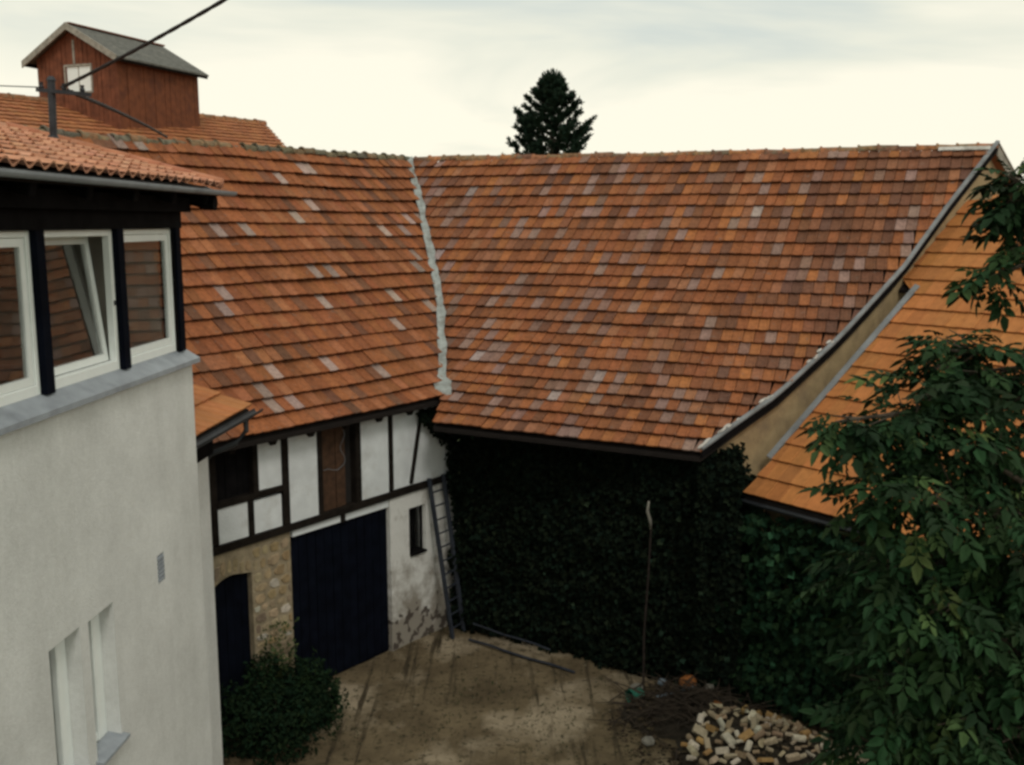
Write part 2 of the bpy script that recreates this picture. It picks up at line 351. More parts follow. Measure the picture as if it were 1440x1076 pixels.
def lay_tiles(roof, rows, row_line, a0, width, prof, over, lift, thick, colour, mobj, mattr, name='tile', nmax=300,
              vis=lambda u, v: -0.02 < u < 1.02 and -0.02 < v < 1.02, jit=0.006, stagger=0.0, wob=None, hole=None, smin=None, smax=None):
    """rows = list of heights parameter t; row_line(t) -> (start, end) points; tiles sit on the ruled surface between rows"""
    vs, fs = tile_local(prof, width, 1, over, lift, thick)
    me = bpy.data.meshes.new(name)
    off = world_off(roof)
    lines = []
    for t in rows:
        A, B = row_line(t)
        lines.append((A, B, A.dot(a0), B.dot(a0)))
    def pt(line, s):
        A, B, sA, sB = line; return A + (B - A) * ((s - sA) / (sB - sA))
    full = []; cut = []
    rnd = random.Random(len(rows) * 31 + int(width * 1000))
    for k in range(len(rows) - 1):
        l0, l1 = lines[k], lines[k + 1]
        lo0, hi0, lo1, hi1 = l0[2], l0[3], l1[2], l1[3]
        lo = min(lo0, lo1); hi = max(hi0, hi1)
        sh = stagger * width * (k % 2) + rnd.uniform(-0.25, 0.25) * width * 0.15
        i0 = int(math.floor((lo - sh) / width)); i1 = int(math.ceil((hi - sh) / width))
        for i in range(i0, i1):
            s0, s1 = i * width + sh, (i + 1) * width + sh
            sm = (s0 + s1) / 2
            L0, H0, L1, H1 = lo0, hi0, lo1, hi1
            if s1 <= min(L0, L1) + 0.02 or s0 >= max(H0, H1) - 0.02: continue
            c0, c1 = min(max(s0, L0), H0), min(max(s1, L0), H0)
            d0, d1 = min(max(s0, L1), H1), min(max(s1, L1), H1)
            if c1 - c0 < 0.01 and d1 - d0 < 0.01: continue
            p00, p10, p01, p11 = pt(l0, c0), pt(l0, c1), pt(l1, d0), pt(l1, d1)
            if hole and hole((p00 + p11) / 2): continue
            a = (p10 - p00) if c1 - c0 > 0.02 else (p11 - p01)
            b = (p01 + p11 - p00 - p10) / 2
            n = a.cross(b).normalized()
            if n.z < 0: n = -n
            cen = (p00 + p10 + p01 + p11) / 4
            dz = (wob(cen) if wob else 0)
            whole = abs(c0 - s0) < 1e-6 and abs(c1 - s1) < 1e-6 and abs(d0 - s0) < 1e-6 and abs(d1 - s1) < 1e-6
            col = colour(cen, rnd)
            lj = rnd.uniform(-jit, jit) * 1.5; tj = rnd.uniform(-jit, jit)
            rec = (p00, p10, p01, p11, n, dz, lj, tj, col, cen)
            u, v, de = project(cen)
            # only tiles the photograph shows compete for being single parts
            key = de if vis(u, v) else 1e6 + de
            (full if whole else cut).append((key, rec))
    full.sort(key=lambda q: q[0])
    singles = [q for q in full[:nmax] if q[0] < 1e6]
    rest = full[len(singles):] + cut
    # one shared mesh in metres: average row step
    A = full[0][1]
    mean_w = width; mean_l = (A[2] - A[0]).length
    me.from_pydata([(x * mean_w, y * mean_l, z) for x, y, z in vs], [], fs); me.update(); me.materials.append(mobj)
    for key, (p00, p10, p01, p11, n, dz, lj, tj, col, cen) in singles:
        a = (p10 - p00); w = a.length; a.normalize(); b = n.cross(a).normalized()
        ln = ((p01 + p11 - p00 - p10) / 2).dot(b)
        ob = bpy.data.objects.new(name, me); COL.objects.link(ob); ob.parent = roof
        m = Matrix((a, b, n)).transposed().to_4x4() @ Matrix.Rotation(tj * 2.2, 4, 'Z') @ Matrix.Rotation(lj * 2.5, 4, 'Y')
        m.translation = p00 - off + n * (dz + lj)
        ob.matrix_local = m @ Matrix.Diagonal((w / mean_w, ln / mean_l, 1, 1))
        ob.color = (*col, 1)
    mb = MB()
    for key, (p00, p10, p01, p11, n, dz, lj, tj, col, cen) in rest:
        mb.add([lerp(lerp(p00, p10, x), lerp(p01, p11, x), y) + n * (z + dz + lj + tj * (x - 0.5) * 1.2) for x, y, z in vs], fs, col)
    if rest: mb.build(name, mattr, roof, kind='stuff')
    return len(singles), len(rest)

def pick(rnd, opts):
    x = rnd.random() * sum(w for w, c in opts)
    for w, c in opts:
        x -= w
        if x <= 0: return c
def vary(c, rnd, s=0.12):
    k = 1 + rnd.uniform(-s, s); return tuple(max(0, v * k * (1 + rnd.uniform(-0.04, 0.04))) for v in c)

def col_left(p, rnd):
    n = pnoise(p.x * 0.5, p.y * 0.5, p.z * 0.8 + 4)
    if rnd.random() < 0.04: return vary((0.30, 0.215, 0.185), rnd, 0.25)
    if rnd.random() < 0.07 + max(0, n) * 0.35: return vary((0.150, 0.064, 0.035), rnd, 0.2)
    return vary(pick(rnd, [(5, (0.255, 0.088, 0.033)), (3, (0.215, 0.072, 0.029)), (2, (0.285, 0.108, 0.048))]), rnd, 0.16)
def col_right_raw(p, rnd):
    n = pnoise(p.x * 0.45 + p.z * 0.2, p.y * 0.45, p.z * 0.55 + 11)
    n2 = pnoise(p.x * 0.9, p.y * 0.9, p.z * 1.1 + 31)
    east = min(1, max(0, (p.x - 0.5) / 6))
    grey = 0.07 + 0.55 * max(0, n2 - 0.02) + 0.05 * (1 - east)
    dark = 0.16 + 0.26 * east + 1.0 * max(0, n) * (0.4 + east)
    x = rnd.random()
    if x < grey: return vary(pick(rnd, [(4, (0.240, 0.165, 0.145)), (0.45, (0.32, 0.275, 0.27)), (5, (0.195, 0.120, 0.098))]), rnd, 0.2)
    if x < grey + dark * 0.75: return vary(pick(rnd, [(2, (0.120, 0.054, 0.034)), (1, (0.095, 0.050, 0.040)), (4, (0.160, 0.065, 0.034))]), rnd, 0.25)
    return vary(pick(rnd, [(4, (0.265, 0.090, 0.033)), (3, (0.220, 0.075, 0.030)), (1.5, (0.33, 0.122, 0.040)), (1.5, (0.27, 0.115, 0.060))]), rnd, 0.18)
def col_right(p, rnd):
    c = col_right_raw(p, rnd); m = (0.212, 0.080, 0.036); return tuple(a + (q - a) * 0.24 for a, q in zip(c, m))
def col_new(p, rnd): return vary((0.385, 0.150, 0.046), rnd, 0.13)
def col_pan(p, rnd): return vary(pick(rnd, [(4, (0.50, 0.245, 0.150)), (2, (0.44, 0.205, 0.120)), (1, (0.55, 0.29, 0.185))]), rnd, 0.08)

def ridge_row(parent, pts, step, rad, colours, material, rough=0.02, name='ridge_tile', flare=1.18):
    """half-round capping tiles, each a part of its own, overlapping along the ridge line pts"""
    total = sum((b - a).length for a, b in zip(pts, pts[1:])); n = int(total / step); off = world_off(parent)
    def at(d):
        for a, b in zip(pts, pts[1:]):
            L = (b - a).length
            if d <= L: return a + (b - a) * (d / L), (b - a).normalized()
            d -= L
        return pts[-1], (pts[-1] - pts[-2]).normalized()
    mb = MB(); m = 9; vs = []
    for x, rr in ((0, rad * flare), (0.10, rad * flare), (0.16, rad * 1.02), (1.08, rad * 0.96)):
        for t_ in (1.0, 0.8):
            for k in range(m):
                a = math.pi * (k / (m - 1)) * 1.1 - 0.05 * math.pi
                vs.append((x * step, math.cos(a) * rr * t_, math.sin(a) * rr * t_))
    fs = []
    for i in range(3):
        b0 = i * 2 * m; b1 = b0 + 2 * m
        for k in range(m - 1):
            fs.append((b0 + k, b1 + k, b1 + k + 1, b0 + k + 1))
    for k in range(m - 1): fs.append((k, k + 1, m + k + 1, m + k))
    mb.add(vs, fs); me = mb.mesh(name, material)
    for i in range(n):
        p, d = at(i * total / n)
        sd_ = d.cross(Z).normalized(); u = sd_.cross(d)
        ob = bpy.data.objects.new(name, me); COL.objects.link(ob); ob.parent = parent
        mt = Matrix((d, -sd_, u)).transposed().to_4x4() @ Matrix.Rotation(random.uniform(-0.06, 0.06), 4, 'X') @ Matrix.Rotation(random.uniform(-0.05, 0.05), 4, 'Y')
        mt.translation = p - off + Z * random.uniform(-rough, rough)
        s_ = random.uniform(0.9, 1.12); ob.matrix_local = mt @ Matrix.Diagonal((1, s_, s_, 1)); ob.color = (*vary(random.choice(colours), random, 0.2), 1)

# ------------------------------------------------------------------ the two barn roofs (they meet in a valley)
T = V((-2.331, 23.336, 8.9))                       # inner corner of the two ridges
RE = V((9.123, 19.193, 8.9))                       # gable end of the right ridge
EE = V((2.914, 15.021, 3.95)); CP = V((-1.367, 17.381, 3.95))     # right eave
LE1 = V((-1.343, 17.128, 4.41)); D1 = AZ(37.9); N1 = V((D1.y, -D1.x, 0))
LE0 = LE1 - D1 * 8.3
LR0 = T - V((0.582, 0.813, 0)) * 11.2
HL = [(0, 0), (0.08, 0.062), (0.2, 0.17), (0.5, 0.475), (1, 1)]      # slight kick at the eave
HR = [(0, 0), (0.112, 0.071), (0.22, 0.135), (0.425, 0.31), (0.646, 0.541), (0.80, 0.751), (1, 1)]
def left_pt(s, t):       # s 0..1 along, t 0..1 plan fraction eave->ridge
    e = lerp(LE0, LE1, s); r = lerp(LR0, T, s)
    p = lerp(e, r, t); p.z = lerp(e.z, r.z, interp(HL, t))
    return p
# valley line, bottom to top: where the two slopes cut each other
VAL = [V(p) for p in ((-1.231, 17.326, 4.435), (-1.268, 17.899, 4.728), (-1.302, 18.447, 5.047), (-1.349, 18.976, 5.388), (-1.434, 19.67, 5.876),
       (-1.557, 20.26, 6.332), (-1.713, 20.834, 6.815), (-1.841, 21.355, 7.247), (-1.974, 21.898, 7.698), (-2.144, 22.47, 8.201), (-2.304, 23.041, 8.693), (-2.331, 23.336, 8.9))]
VT = [0, 0.09, 0.169, 0.247, 0.354, 0.454, 0.558, 0.649, 0.745, 0.852, 0.956, 1.0]     # plan fraction up the left slope
CP = V((-1.34, 16.62, 4.10))
def poly_at(keys, pts, x):
    for (k0, p0), (k1, p1) in zip(zip(keys, pts), zip(keys[1:], pts[1:])):
        if x <= k1: return lerp(p0, p1, max(0, (x - k0) / (k1 - k0)))
    return pts[-1].copy()
def left_line(t): return left_pt(0, t), poly_at(VT, VAL, t)
VH = [CP.z] + [p.z for p in VAL]; VP_ = [CP] + VAL
GT = [h[0] for h in HR]
def verge_pt(h):         # point of the gable verge at height fraction h
    for (t0, h0), (t1, h1) in zip(HR, HR[1:]):
        if h <= h1 + 1e-9:
            t = t0 + (t1 - t0) * (h - h0) / (h1 - h0); break
    p = lerp(EE, RE, t); p.z = EE.z + (RE.z - EE.z) * h
    return p
def right_line(h):
    return poly_at(VH, VP_, CP.z + (8.9 - CP.z) * h), verge_pt(h)
def arc_rows(curve, n, m=200):
    pts = [curve(i / m) for i in range(m + 1)]; L = [0]
    for a, b in zip(pts, pts[1:]): L.append(L[-1] + (b - a).length)
    res = []
    for k in range(n + 1):
        d = L[-1] * k / n
        for i in range(m):
            if d <= L[i + 1] + 1e-9: res.append((i + (d - L[i]) / max(1e-9, L[i + 1] - L[i])) / m); break
    return res

barn = thing('timber_framed_barn', 'half-timbered barn with white panels, stone pier and big dark door under a red tile roof', 'barn', (-2.13, 16.6, 0))
ivy_barn = thing('tiled_barn', 'wide old barn with patchy red, brown and grey roof tiles above an ivy wall', 'barn', (1.1, 16.8, 0))

# roof sheets under the tiles
def roof_sheet(line, n, m, drop, parent, name, material):
    g = MB(); grid = []
    for i in range(n + 1):
        A, B = line(i / n); grid.append([lerp(A, B, j / m) - Z * drop for j in range(m + 1)])
    g.sheet(grid, 0.06, Z); return g.build(name, material, parent)
roofL = roof_sheet(left_line, 14, 12, 0.05, barn, 'roof', M['deck'])
roofR = roof_sheet(right_line, 14, 12, 0.05, ivy_barn, 'roof', M['deck'])
def wobL(p): return 0.055 * pnoise(p.x * 0.45 + 3, p.y * 0.45, p.z * 0.9) + 0.02 * pnoise(p.x * 1.6, p.y * 1.6, p.z * 2 + 7)
def wobR(p): return 0.03 * pnoise(p.x * 0.4 + 9, p.y * 0.4, p.z * 0.8) + 0.014 * pnoise(p.x * 1.8, p.y * 1.8, p.z * 2 + 17)
rowsL = arc_rows(lambda t: left_pt(0.7, t), 19); rowsR = arc_rows(lambda h: right_line(h)[1] * 0.5 + right_line(h)[0] * 0.5, 25)
lay_tiles(roofL, rowsL, left_line, D1, 0.195, flat_tile_profile(0.2), 1.22, 0.088, 0.02, col_left, M['tile_obj'], M['tile_attr'],
          vis=lambda u, v: 0.185 < u < 0.45 and 0.1 < v < 0.62, jit=0.007, wob=wobL)
A0R = AZ(118.9)
lay_tiles(roofR, rowsR, right_line, A0R, 0.185, flat_tile_profile(0.2), 1.22, 0.074, 0.02, col_right, M['tile_obj'], M['tile_attr'],
          vis=lambda u, v: 0.3 < u < 0.99 and 0.15 < v < 0.62, jit=0.007, wob=wobR, stagger=0.0)
ridge_row(roofL, [LR0 + Z * 0.0, lerp(LR0, T, 0.35) - Z * 0.05, lerp(LR0, T, 0.7) - Z * 0.02, T], 0.30, 0.10, [(0.14, 0.115, 0.07), (0.20, 0.13, 0.075), (0.11, 0.10, 0.075), (0.24, 0.13, 0.07)], M['ridge_obj'], 0.018, flare=1.3)
ridge_row(roofR, [T + (RE - T) * 0.01, lerp(T, RE, 0.5) - Z * 0.03, RE], 0.345, 0.085, [(0.28, 0.12, 0.06), (0.20, 0.10, 0.065), (0.25, 0.14, 0.07), (0.33, 0.14, 0.06)], M['ridge_obj'], 0.008, flare=1.3)
# far slopes, so each barn is a closed body
g = MB(); back = AZ(-52) * 4.8
g.sheet([[LR0 - Z * 0.06, T - Z * 0.06], [LR0 + back - Z * 4.4, T + AZ(-10) * 6.2 - Z * 4.4]], 0.06, Z); g.build('far_slope', M['back_roof'], barn)
g = MB()
g.sheet([[T - Z * 0.06, RE - Z * 0.04], [T + AZ(-10) * 6.2 - Z * 4.4, RE + AZ(56) * 5.6 - Z * 4.6]], 0.06, Z); g.build('far_slope', M['back_roof'], ivy_barn)

# valley flashing: uneven strip of pale metal and mortar
g = MB(); rows_ = []
prev = None
def on_left(p): return p + Z * 0.075
nV = 60
for i in range(nV + 1):
    t = i / nV; c = poly_at(VT, VAL, 0.0 + t * 0.985)
    d = AZ(-10)
    sx_ = V((1, 0, 0))
    wl = 0.075 + 0.045 * pnoise(t * 13, 1) + 0.03 * pnoise(t * 37, 5); wr = 0.075 + 0.045 * pnoise(t * 15, 8) + 0.03 * pnoise(t * 41, 2)
    if t < 0.05: wl += 0.05; wr += 0.09
    if t > 0.9: wl *= 0.7; wr *= 0.7
    k = 0.15 + 0.012 * pnoise(t * 20, 4)
    # left slope rises to the west, right slope to the north-east: follow both
    rows_.append([c - sx_ * wl + Z * (k + wl * 0.25), c + Z * (k - 0.01), c + sx_ * wr + Z * (k + 0.02)])
lip = rows_[0]; rows_.insert(0, [p - Z * 0.09 - V((0, 0.03, 0)) for p in lip])
g.sheet(rows_, 0.015, Z); g.build('valley_flashing', M['lead'], ivy_barn)
# verge of the right roof: board, capping strip and mortar lumps
GN = V((math.cos(R(56)), -math.sin(R(56)), 0))      # outward normal of the gable
vp = [verge_pt(h / 24) for h in range(25)]
g = MB(); g.sheet([[p + GN * 0.05 + Z * 0.115, p - GN * 0.025 + Z * 0.13] for p in vp], 0.03, Z); g.build('verge_strip', M['old_zinc'], ivy_barn)
g = MB(); g.sheet([[p + GN * 0.03 + Z * 0.06, p + GN * 0.03 - Z * 0.045] for p in vp], 0.03, GN); g.build('verge_board', M['black_wood'], ivy_barn)
g = MB(); vb = [RE, RE + AZ(56) * 0.5 - Z * 0.42, RE + AZ(56) * 5.6 - Z * 4.6]
g.sheet([[p + GN * 0.05 + Z * 0.08, p - GN * 0.1 + Z * 0.08] for p in vb], 0.03, Z)
g.sheet([[p + GN * 0.03 + Z * 0.06, p + GN * 0.03 - Z * 0.16] for p in vb], 0.03, GN); g.build('far_verge_board', M['grey_wood'], ivy_barn)
for i in range(22):
    h = random.choice([random.uniform(0.0, 0.13), random.uniform(0.0, 0.3), 0.26 + random.uniform(0, 0.04)]); p = verge_pt(h) - GN * random.uniform(-0.02, 0.09) + Z * 0.135
    r0 = random.uniform(0.02, 0.042); a_ = (RE - EE).normalized(); a_.z = 0.35; g = MB()
    g.tube([p - a_ * r0 * 1.9, p - a_ * r0 * 0.5, p + a_ * r0 * 0.6, p + a_ * r0 * 1.8], [r0 * 0.3, r0 * 0.6, r0 * 0.55, r0 * 0.2], 7)
    g.build('mortar_lump', M['mortar'], ivy_barn)
# white repair strip beside the ridge end
g = MB(); g.sheet([[RE + (T - RE).normalized() * s_ - GN * 0.0 + AZ(209) * q + Z * (0.11 - q * 0.85) for q in (0.10, 0.17)] for s_ in (0.1, 0.5, 1.0)], 0.015, Z); g.build('ridge_flashing', M['mortar'], ivy_barn)

# gable wall (ochre render) below the verge
INS = -GN * 0.12
def gw(t, z): p = lerp(EE, RE, t) + INS; p.z = z; return p
g = MB(); top = [gw(t, EE.z + 4.95 * interp(HR, t) - 0.07) for t in [0.065 + 0.925 * i / 16 for i in range(17)]]
bk = RE + AZ(56) * 5.3 + INS; bk.z = 4.2
g.sheet([[V((p.x, p.y, -0.1)) for p in top] + [V((bk.x, bk.y, -0.1))], top + [bk]], 0.3, GN); g.build('gable_wall', M['ochre'], ivy_barn)
KK = V((-0.98, 18.05, 0)); WC = V((3.20, 15.36, 0))
g = MB(); wd = (WC - KK).normalized(); wn_ = V((wd.y, -wd.x, 0))
g.box(KK - Z * 0.1, WC - KK - wd * 0.02, -wn_ * 0.35, Z * 4.25); g.build('wall', M['soil'], ivy_barn)
g = MB()
for i in range(9):
    p = lerp(CP, EE, (i + 0.5) / 9); q = p + AZ(28.9) * 0.9; g.beam(p + Z * -0.12 + AZ(28.9) * 0.07, q + Z * 0.22, Z, 0.09, 0.1)
g.build('eave_timbers', M['black_wood'], ivy_barn)

# ------------------------------------------------------------------ left barn: front wall
B0 = V((-2.134, 16.598, 0))
def BW(t, z, o=0.0): return B0 + D1 * t + Z * z + N1 * o
def slab(mb, t0, t1, z0, z1, o0, o1, col=None): mb.box(BW(t0, z0, o0), D1 * (t1 - t0), N1 * (o1 - o0), Z * (z1 - z0), col)
g = MB(); slab(g, -7.9, 1.88, -0.1, 4.36, -0.40, -0.20); g.build('wall', M['dark'], barn)
g = MB(); slab(g, -7.9, -3.56, -0.1, 4.3, -0.2, -0.02); g.build('end_wall', M['plaster_old'], barn)
def panel(t0, t1, z0, z1, m='plaster'):
    g = MB(); slab(g, t0, t1, z0, z1, -0.2, -0.015 + random.uniform(-0.008, 0.008)); return g.build('infill_panel', M[m], barn, bevel=0.01)
for q in ((-2.72, -2.24, 3.52, 4.30), (-3.43, -2.90, 2.87, 3.42), (-2.80, -2.26, 2.87, 3.39), (-2.12, -1.53, 2.87, 4.32), (-0.63, 0.06, 2.90, 4.32), (0.15, 1.86, 2.92, 4.32)): panel(*q)
def timber(t0, z0, t1, z1, w, name, o=0.0, d=0.19):
    g = MB(); p, q = BW(t0, z0, o - d / 2), BW(t1, z1, o - d / 2); dd = (q - p).normalized()
    g.box(p - N1 * d / 2 - N1.cross(dd) * w / 2, q - p, N1.cross(dd) * w, N1 * d); g.build(name, M['timber'], barn, bevel=0.008)
for t, z0, z1, w in ((-3.50, 2.88, 4.32, 0.13), (-2.18, 2.88, 4.32, 0.13), (-1.49, 2.88, 4.32, 0.10), (-0.66, 2.88, 4.32, 0.12), (0.105, 2.94, 4.32, 0.09), (-2.85, 2.87, 3.43, 0.11), (-2.74, 3.50, 4.32, 0.10), (-1.02, 2.63, 2.80, 0.08)):
    timber(t, z0, t, z1, w, 'timber_post', 0.0 + random.uniform(0, 0.012))
timber(-3.56, 2.80, 1.84, 2.87, 0.12, 'timber_rail', 0.022)
timber(-3.44, 3.455, -2.24, 3.475, 0.09, 'timber_rail', 0.018)
timber(-3.56, 4.33, 1.84, 4.33, 0.12, 'timber_rail', 0.02)
timber(0.58, 2.95, 0.88, 4.26, 0.085, 'timber_brace', 0.014)
# dark opening, top left, its inner shade put in as nearly black boards
for i in range(6):
    g = MB(); slab(g, -3.43 + i * 0.108, -3.43 + i * 0.108 + 0.10, 3.50, 4.28, -0.2, -0.10 + random.uniform(-0.01, 0.01)); g.build('opening_shade_plank', M['black_wood'], barn)
for i in range(5):
    g = MB(); slab(g, -1.43 + i * 0.108, -1.43 + i * 0.108 + 0.102, 2.875, 4.28, -0.2, -0.07 + random.uniform(-0.012, 0.012)); g.build('hatch_plank', M['brown_board'], barn)
g = MB(); slab(g, -0.885, -0.725, 2.875, 4.28, -0.2, -0.13); g.build('hatch_gap_shade', M['dark'], barn)  # solid dark slab, its colour stands in for the shade inside the gap
g = MB(); pts = [BW(-0.98 + 0.05 * math.sin(i * 0.9), 4.2 - i * 0.06, -0.03) for i in range(11)] + [BW(-1.0 - 0.1 * k, 3.56 - 0.03 * math.sin(k * 1.4), -0.03) for k in range(1, 5)]
g.tube(pts, 0.005, 5); g.build('loose_wire', M['gutter'], barn)
# stone pier and arch over the side door
def arch_z(t): return 2.36 - 0.10 * abs((t + 3.2) / 0.33) ** 2.2 if t < -3.2 else 2.36 - 0.06 * ((t + 3.2) / 0.33)
g = MB(); slab(g, -2.87, -2.12, -0.1, 2.74, -0.2, -0.03)
ts = [-3.56 + 0.0575 * i for i in range(13)]
g.sheet([[BW(t, arch_z(t), -0.03) for t in ts], [BW(t, 2.74, -0.03) for t in ts]], 0.17, N1); g.build('stone_wall', M['stone_mortar'], barn)
stw = [o for o in barn.children if o.name.startswith('stone_wall')][0]
rs = random.Random(5)
def stone(t0, t1, z0, z1):
    vs = []; jit = lambda: rs.uniform(-0.014, 0.014)
    pr = rs.uniform(0.004, 0.022)
    cx, cz = (t0 + t1) / 2, (z0 + z1) / 2; n = 7; ring = []
    for k in range(n):
        a = 2 * math.pi * (k + rs.uniform(-0.2, 0.2)) / n; ca, sa = math.cos(a), math.sin(a)
        f_ = 1 / max(abs(ca), abs(sa)) ** 0.75
        ring.append((cx + ca * f_ * (t1 - t0) / 2 * 0.93 + jit(), cz + sa * f_ * (z1 - z0) / 2 * 0.93 + jit()))
    g = MB(); v = [BW(a, b, -0.05) for a, b in ring] + [BW(cx + (a - cx) * 0.82, cz + (b - cz) * 0.82, -0.03 + pr) for a, b in ring]
    g.add(v, [tuple(range(n, 2 * n))] + [(k, (k + 1) % n, n + (k + 1) % n, n + k) for k in range(n)])
    ob = g.build('stone', M['stone_obj'], stw)
    c = rs.choice([(0.33, 0.255, 0.155), (0.27, 0.215, 0.14), (0.38, 0.30, 0.19), (0.22, 0.17, 0.12), (0.30, 0.22, 0.12), (0.46, 0.42, 0.35) if z0 < 2.0 and rs.random() < 0.5 else (0.3, 0.24, 0.15)])
    ob.color = (*vary(c, rs, 0.15), 1)
z = 0.02
while z < 2.68:
    hh = rs.uniform(0.11, 0.2); hh = min(hh, 2.72 - z); t = -2.86
    while t < -2.16:
        ww = rs.uniform(0.13, 0.30); ww = ww if t + ww < -2.2 else -2.13 - t
        stone(t + 0.008, t + ww - 0.008, z + 0.007, z + hh - 0.007); t += ww
    z += hh
for i in range(6):
    t0 = -3.54 + i * 0.11; zb = max(arch_z(t0), arch_z(t0 + 0.1)); stone(t0 + 0.005, t0 + 0.105, zb + 0.01, min(2.72, zb + rs.uniform(0.18, 0.27)))
# doors
sdoor = MB(); slab(sdoor, -3.56, -2.86, -0.02, 2.42, -0.198, -0.17); sd_o = sdoor.build('side_door', M['navy'], barn)
for i in range(5):
    g = MB(); slab(g, -3.55 + i * 0.137, -3.55 + i * 0.137 + 0.13, 0.02, 2.40, -0.17, -0.135 + rs.uniform(-0.005, 0.005)); g.build('plank', M['navy'], sd_o)
g = MB(); slab(g, -2.10, 0.05, -0.02, 2.64, -0.198, -0.13); bd = g.build('barn_door', M['navy'], barn)
for i in range(12):
    g = MB(); slab(g, -2.09 + i * 0.178, -2.09 + i * 0.178 + 0.162, 0.03, 2.63, -0.13, -0.085 + rs.uniform(-0.006, 0.006)); g.build('plank', M['navy'], bd)
g = MB(); slab(g, -2.07, -1.07, 2.645, 2.795, -0.2, -0.03); g.build('lintel_strip', M['plaster'], barn)
g = MB(); slab(g, -0.97, 0.04, 2.645, 2.795, -0.2, -0.032); g.build('lintel_strip', M['plaster'], barn)
# whitewashed wall right of the door, stained towards the ground, with a small dark window
def stained():
    m, N, L, b = new_mat('stained_limewash')
    t = N.new('ShaderNodeTexCoord'); s = N.new('ShaderNodeNewGeometry'); sp = N.new('ShaderNodeSeparateXYZ'); L.new(s.outputs['Position'], sp.inputs[0])
    n = N.new('ShaderNodeTexNoise'); n.inputs['Scale'].default_value = 2.4; n.inputs['Detail'].default_value = 8; n.inputs['Roughness'].default_value = 0.65; L.new(t.outputs['Object'], n.inputs[0])
    n2 = N.new('ShaderNodeTexNoise'); n2.inputs['Scale'].default_value = 6.5; n2.inputs['Detail'].default_value = 3; L.new(t.outputs['Object'], n2.inputs[0])
    mr = N.new('ShaderNodeMapRange'); mr.inputs[1].default_value = 0.0; mr.inputs[2].default_value = 1.7; mr.inputs[3].default_value = 0.26; mr.inputs[4].default_value = -0.16; L.new(sp.outputs[2], mr.inputs[0])
    a = N.new('ShaderNodeMath'); L.new(n.outputs[0], a.inputs[0]); L.new(mr.outputs[0], a.inputs[1])
    r = N.new('ShaderNodeValToRGB'); L.new(a.outputs[0], r.inputs[0]); e = r.color_ramp.elements
    e[0].position = 0.36; e[0].color = (0.68, 0.68, 0.66, 1); e[1].position = 0.62; e[1].color = (0.26, 0.235, 0.20, 1)
    # bare brick-sized holes where the wash has come off
    mr2 = N.new('ShaderNodeMapRange'); mr2.inputs[1].default_value = 0.5; mr2.inputs[2].default_value = 1.1; mr2.inputs[3].default_value = 0.02; mr2.inputs[4].default_value = -0.3; L.new(sp.outputs[2], mr2.inputs[0])
    a2 = N.new('ShaderNodeMath'); L.new(n2.outputs[0], a2.inputs[0]); L.new(mr2.outputs[0], a2.inputs[1])
    r2 = N.new('ShaderNodeValToRGB'); L.new(a2.outputs[0], r2.inputs[0]); r2.color_ramp.elements[0].position = 0.55; r2.color_ramp.elements[1].position = 0.59
    mx = N.new('ShaderNodeMixRGB'); L.new(r2.outputs[0], mx.inputs[0]); L.new(r.outputs[0], mx.inputs[1]); mx.inputs[2].default_value = (0.07, 0.055, 0.045, 1)
    L.new(mx.outputs[0], b.inputs['Base Color']); b.inputs['Roughness'].default_value = 0.95
    bp = N.new('ShaderNodeBump'); bp.inputs['Strength'].default_value = 0.5; bp.inputs['Distance'].default_value = 0.03; L.new(n2.outputs[0], bp.inputs['Height']); L.new(bp.outputs[0], b.inputs['Normal'])
    return m
M['stained'] = stained()
g = MB(); slab(g, 0.06, 0.53, -0.1, 2.79, -0.2, -0.02); slab(g, 0.96, 1.87, -0.1, 2.79, -0.2, -0.02); slab(g, 0.53, 0.96, -0.1, 1.64, -0.2, -0.02); slab(g, 0.53, 0.96, 2.50, 2.79, -0.2, -0.02)
g.build('whitewashed_wall', M['stained'], barn)
g = MB()
for q in ((0.53, 0.565, 1.64, 2.5), (0.925, 0.96, 1.64, 2.5), (0.565, 0.925, 1.64, 1.68), (0.565, 0.925, 2.46, 2.5), (0.735, 0.755, 1.68, 2.46)): slab(g, *q, -0.14, -0.10)
wn0 = g.build('window', M['black_wood'], barn); g = MB(); slab(g, 0.565, 0.925, 1.68, 2.46, -0.135, -0.128); g.build('pane', M['glass'], wn0)
g = MB(); slab(g, 0.54, 0.95, 1.62, 1.655, -0.12, 0.02); g.build('sill', M['black_wood'], wn0)
# eave: dark board, rafter feet
g = MB(); g.beam(left_pt(0, 0) + V((-0.04, 0.03, -0.07)), LE1 + V((-0.09, 0.06, -0.07)), Z, 0.05, 0.07); g.build('eave_board', M['black_wood'], barn)
for i in range(11):
    p = lerp(LE0, LE1, (i + 0.6) / 11.3); g = MB(); g.beam(p - N1 * 0.08 - Z * 0.13, p - N1 * 0.8 + Z * 0.35, Z, 0.10, 0.12); g.build('rafter_foot', M['timber'], barn)

# ------------------------------------------------------------------ white house on the left
WA = AZ(3.6); WO = V((WA.y, -WA.x, 0)); PC = V((-3.231, 10.0, 0))
def HP(a, o, z): return PC + WA * a + WO * o + Z * z
def hbox(mb, a0, a1, o0, o1, z0, z1): mb.box(HP(a0, o0, z0), WA * (a1 - a0), WO * (o1 - o0), Z * (z1 - z0))
house = thing('white_house', 'white rendered house with a row of black-framed upper windows and orange pantile roof', 'house', (-3.3, 8.5, 0))
AN, AF = -7.4, -0.04
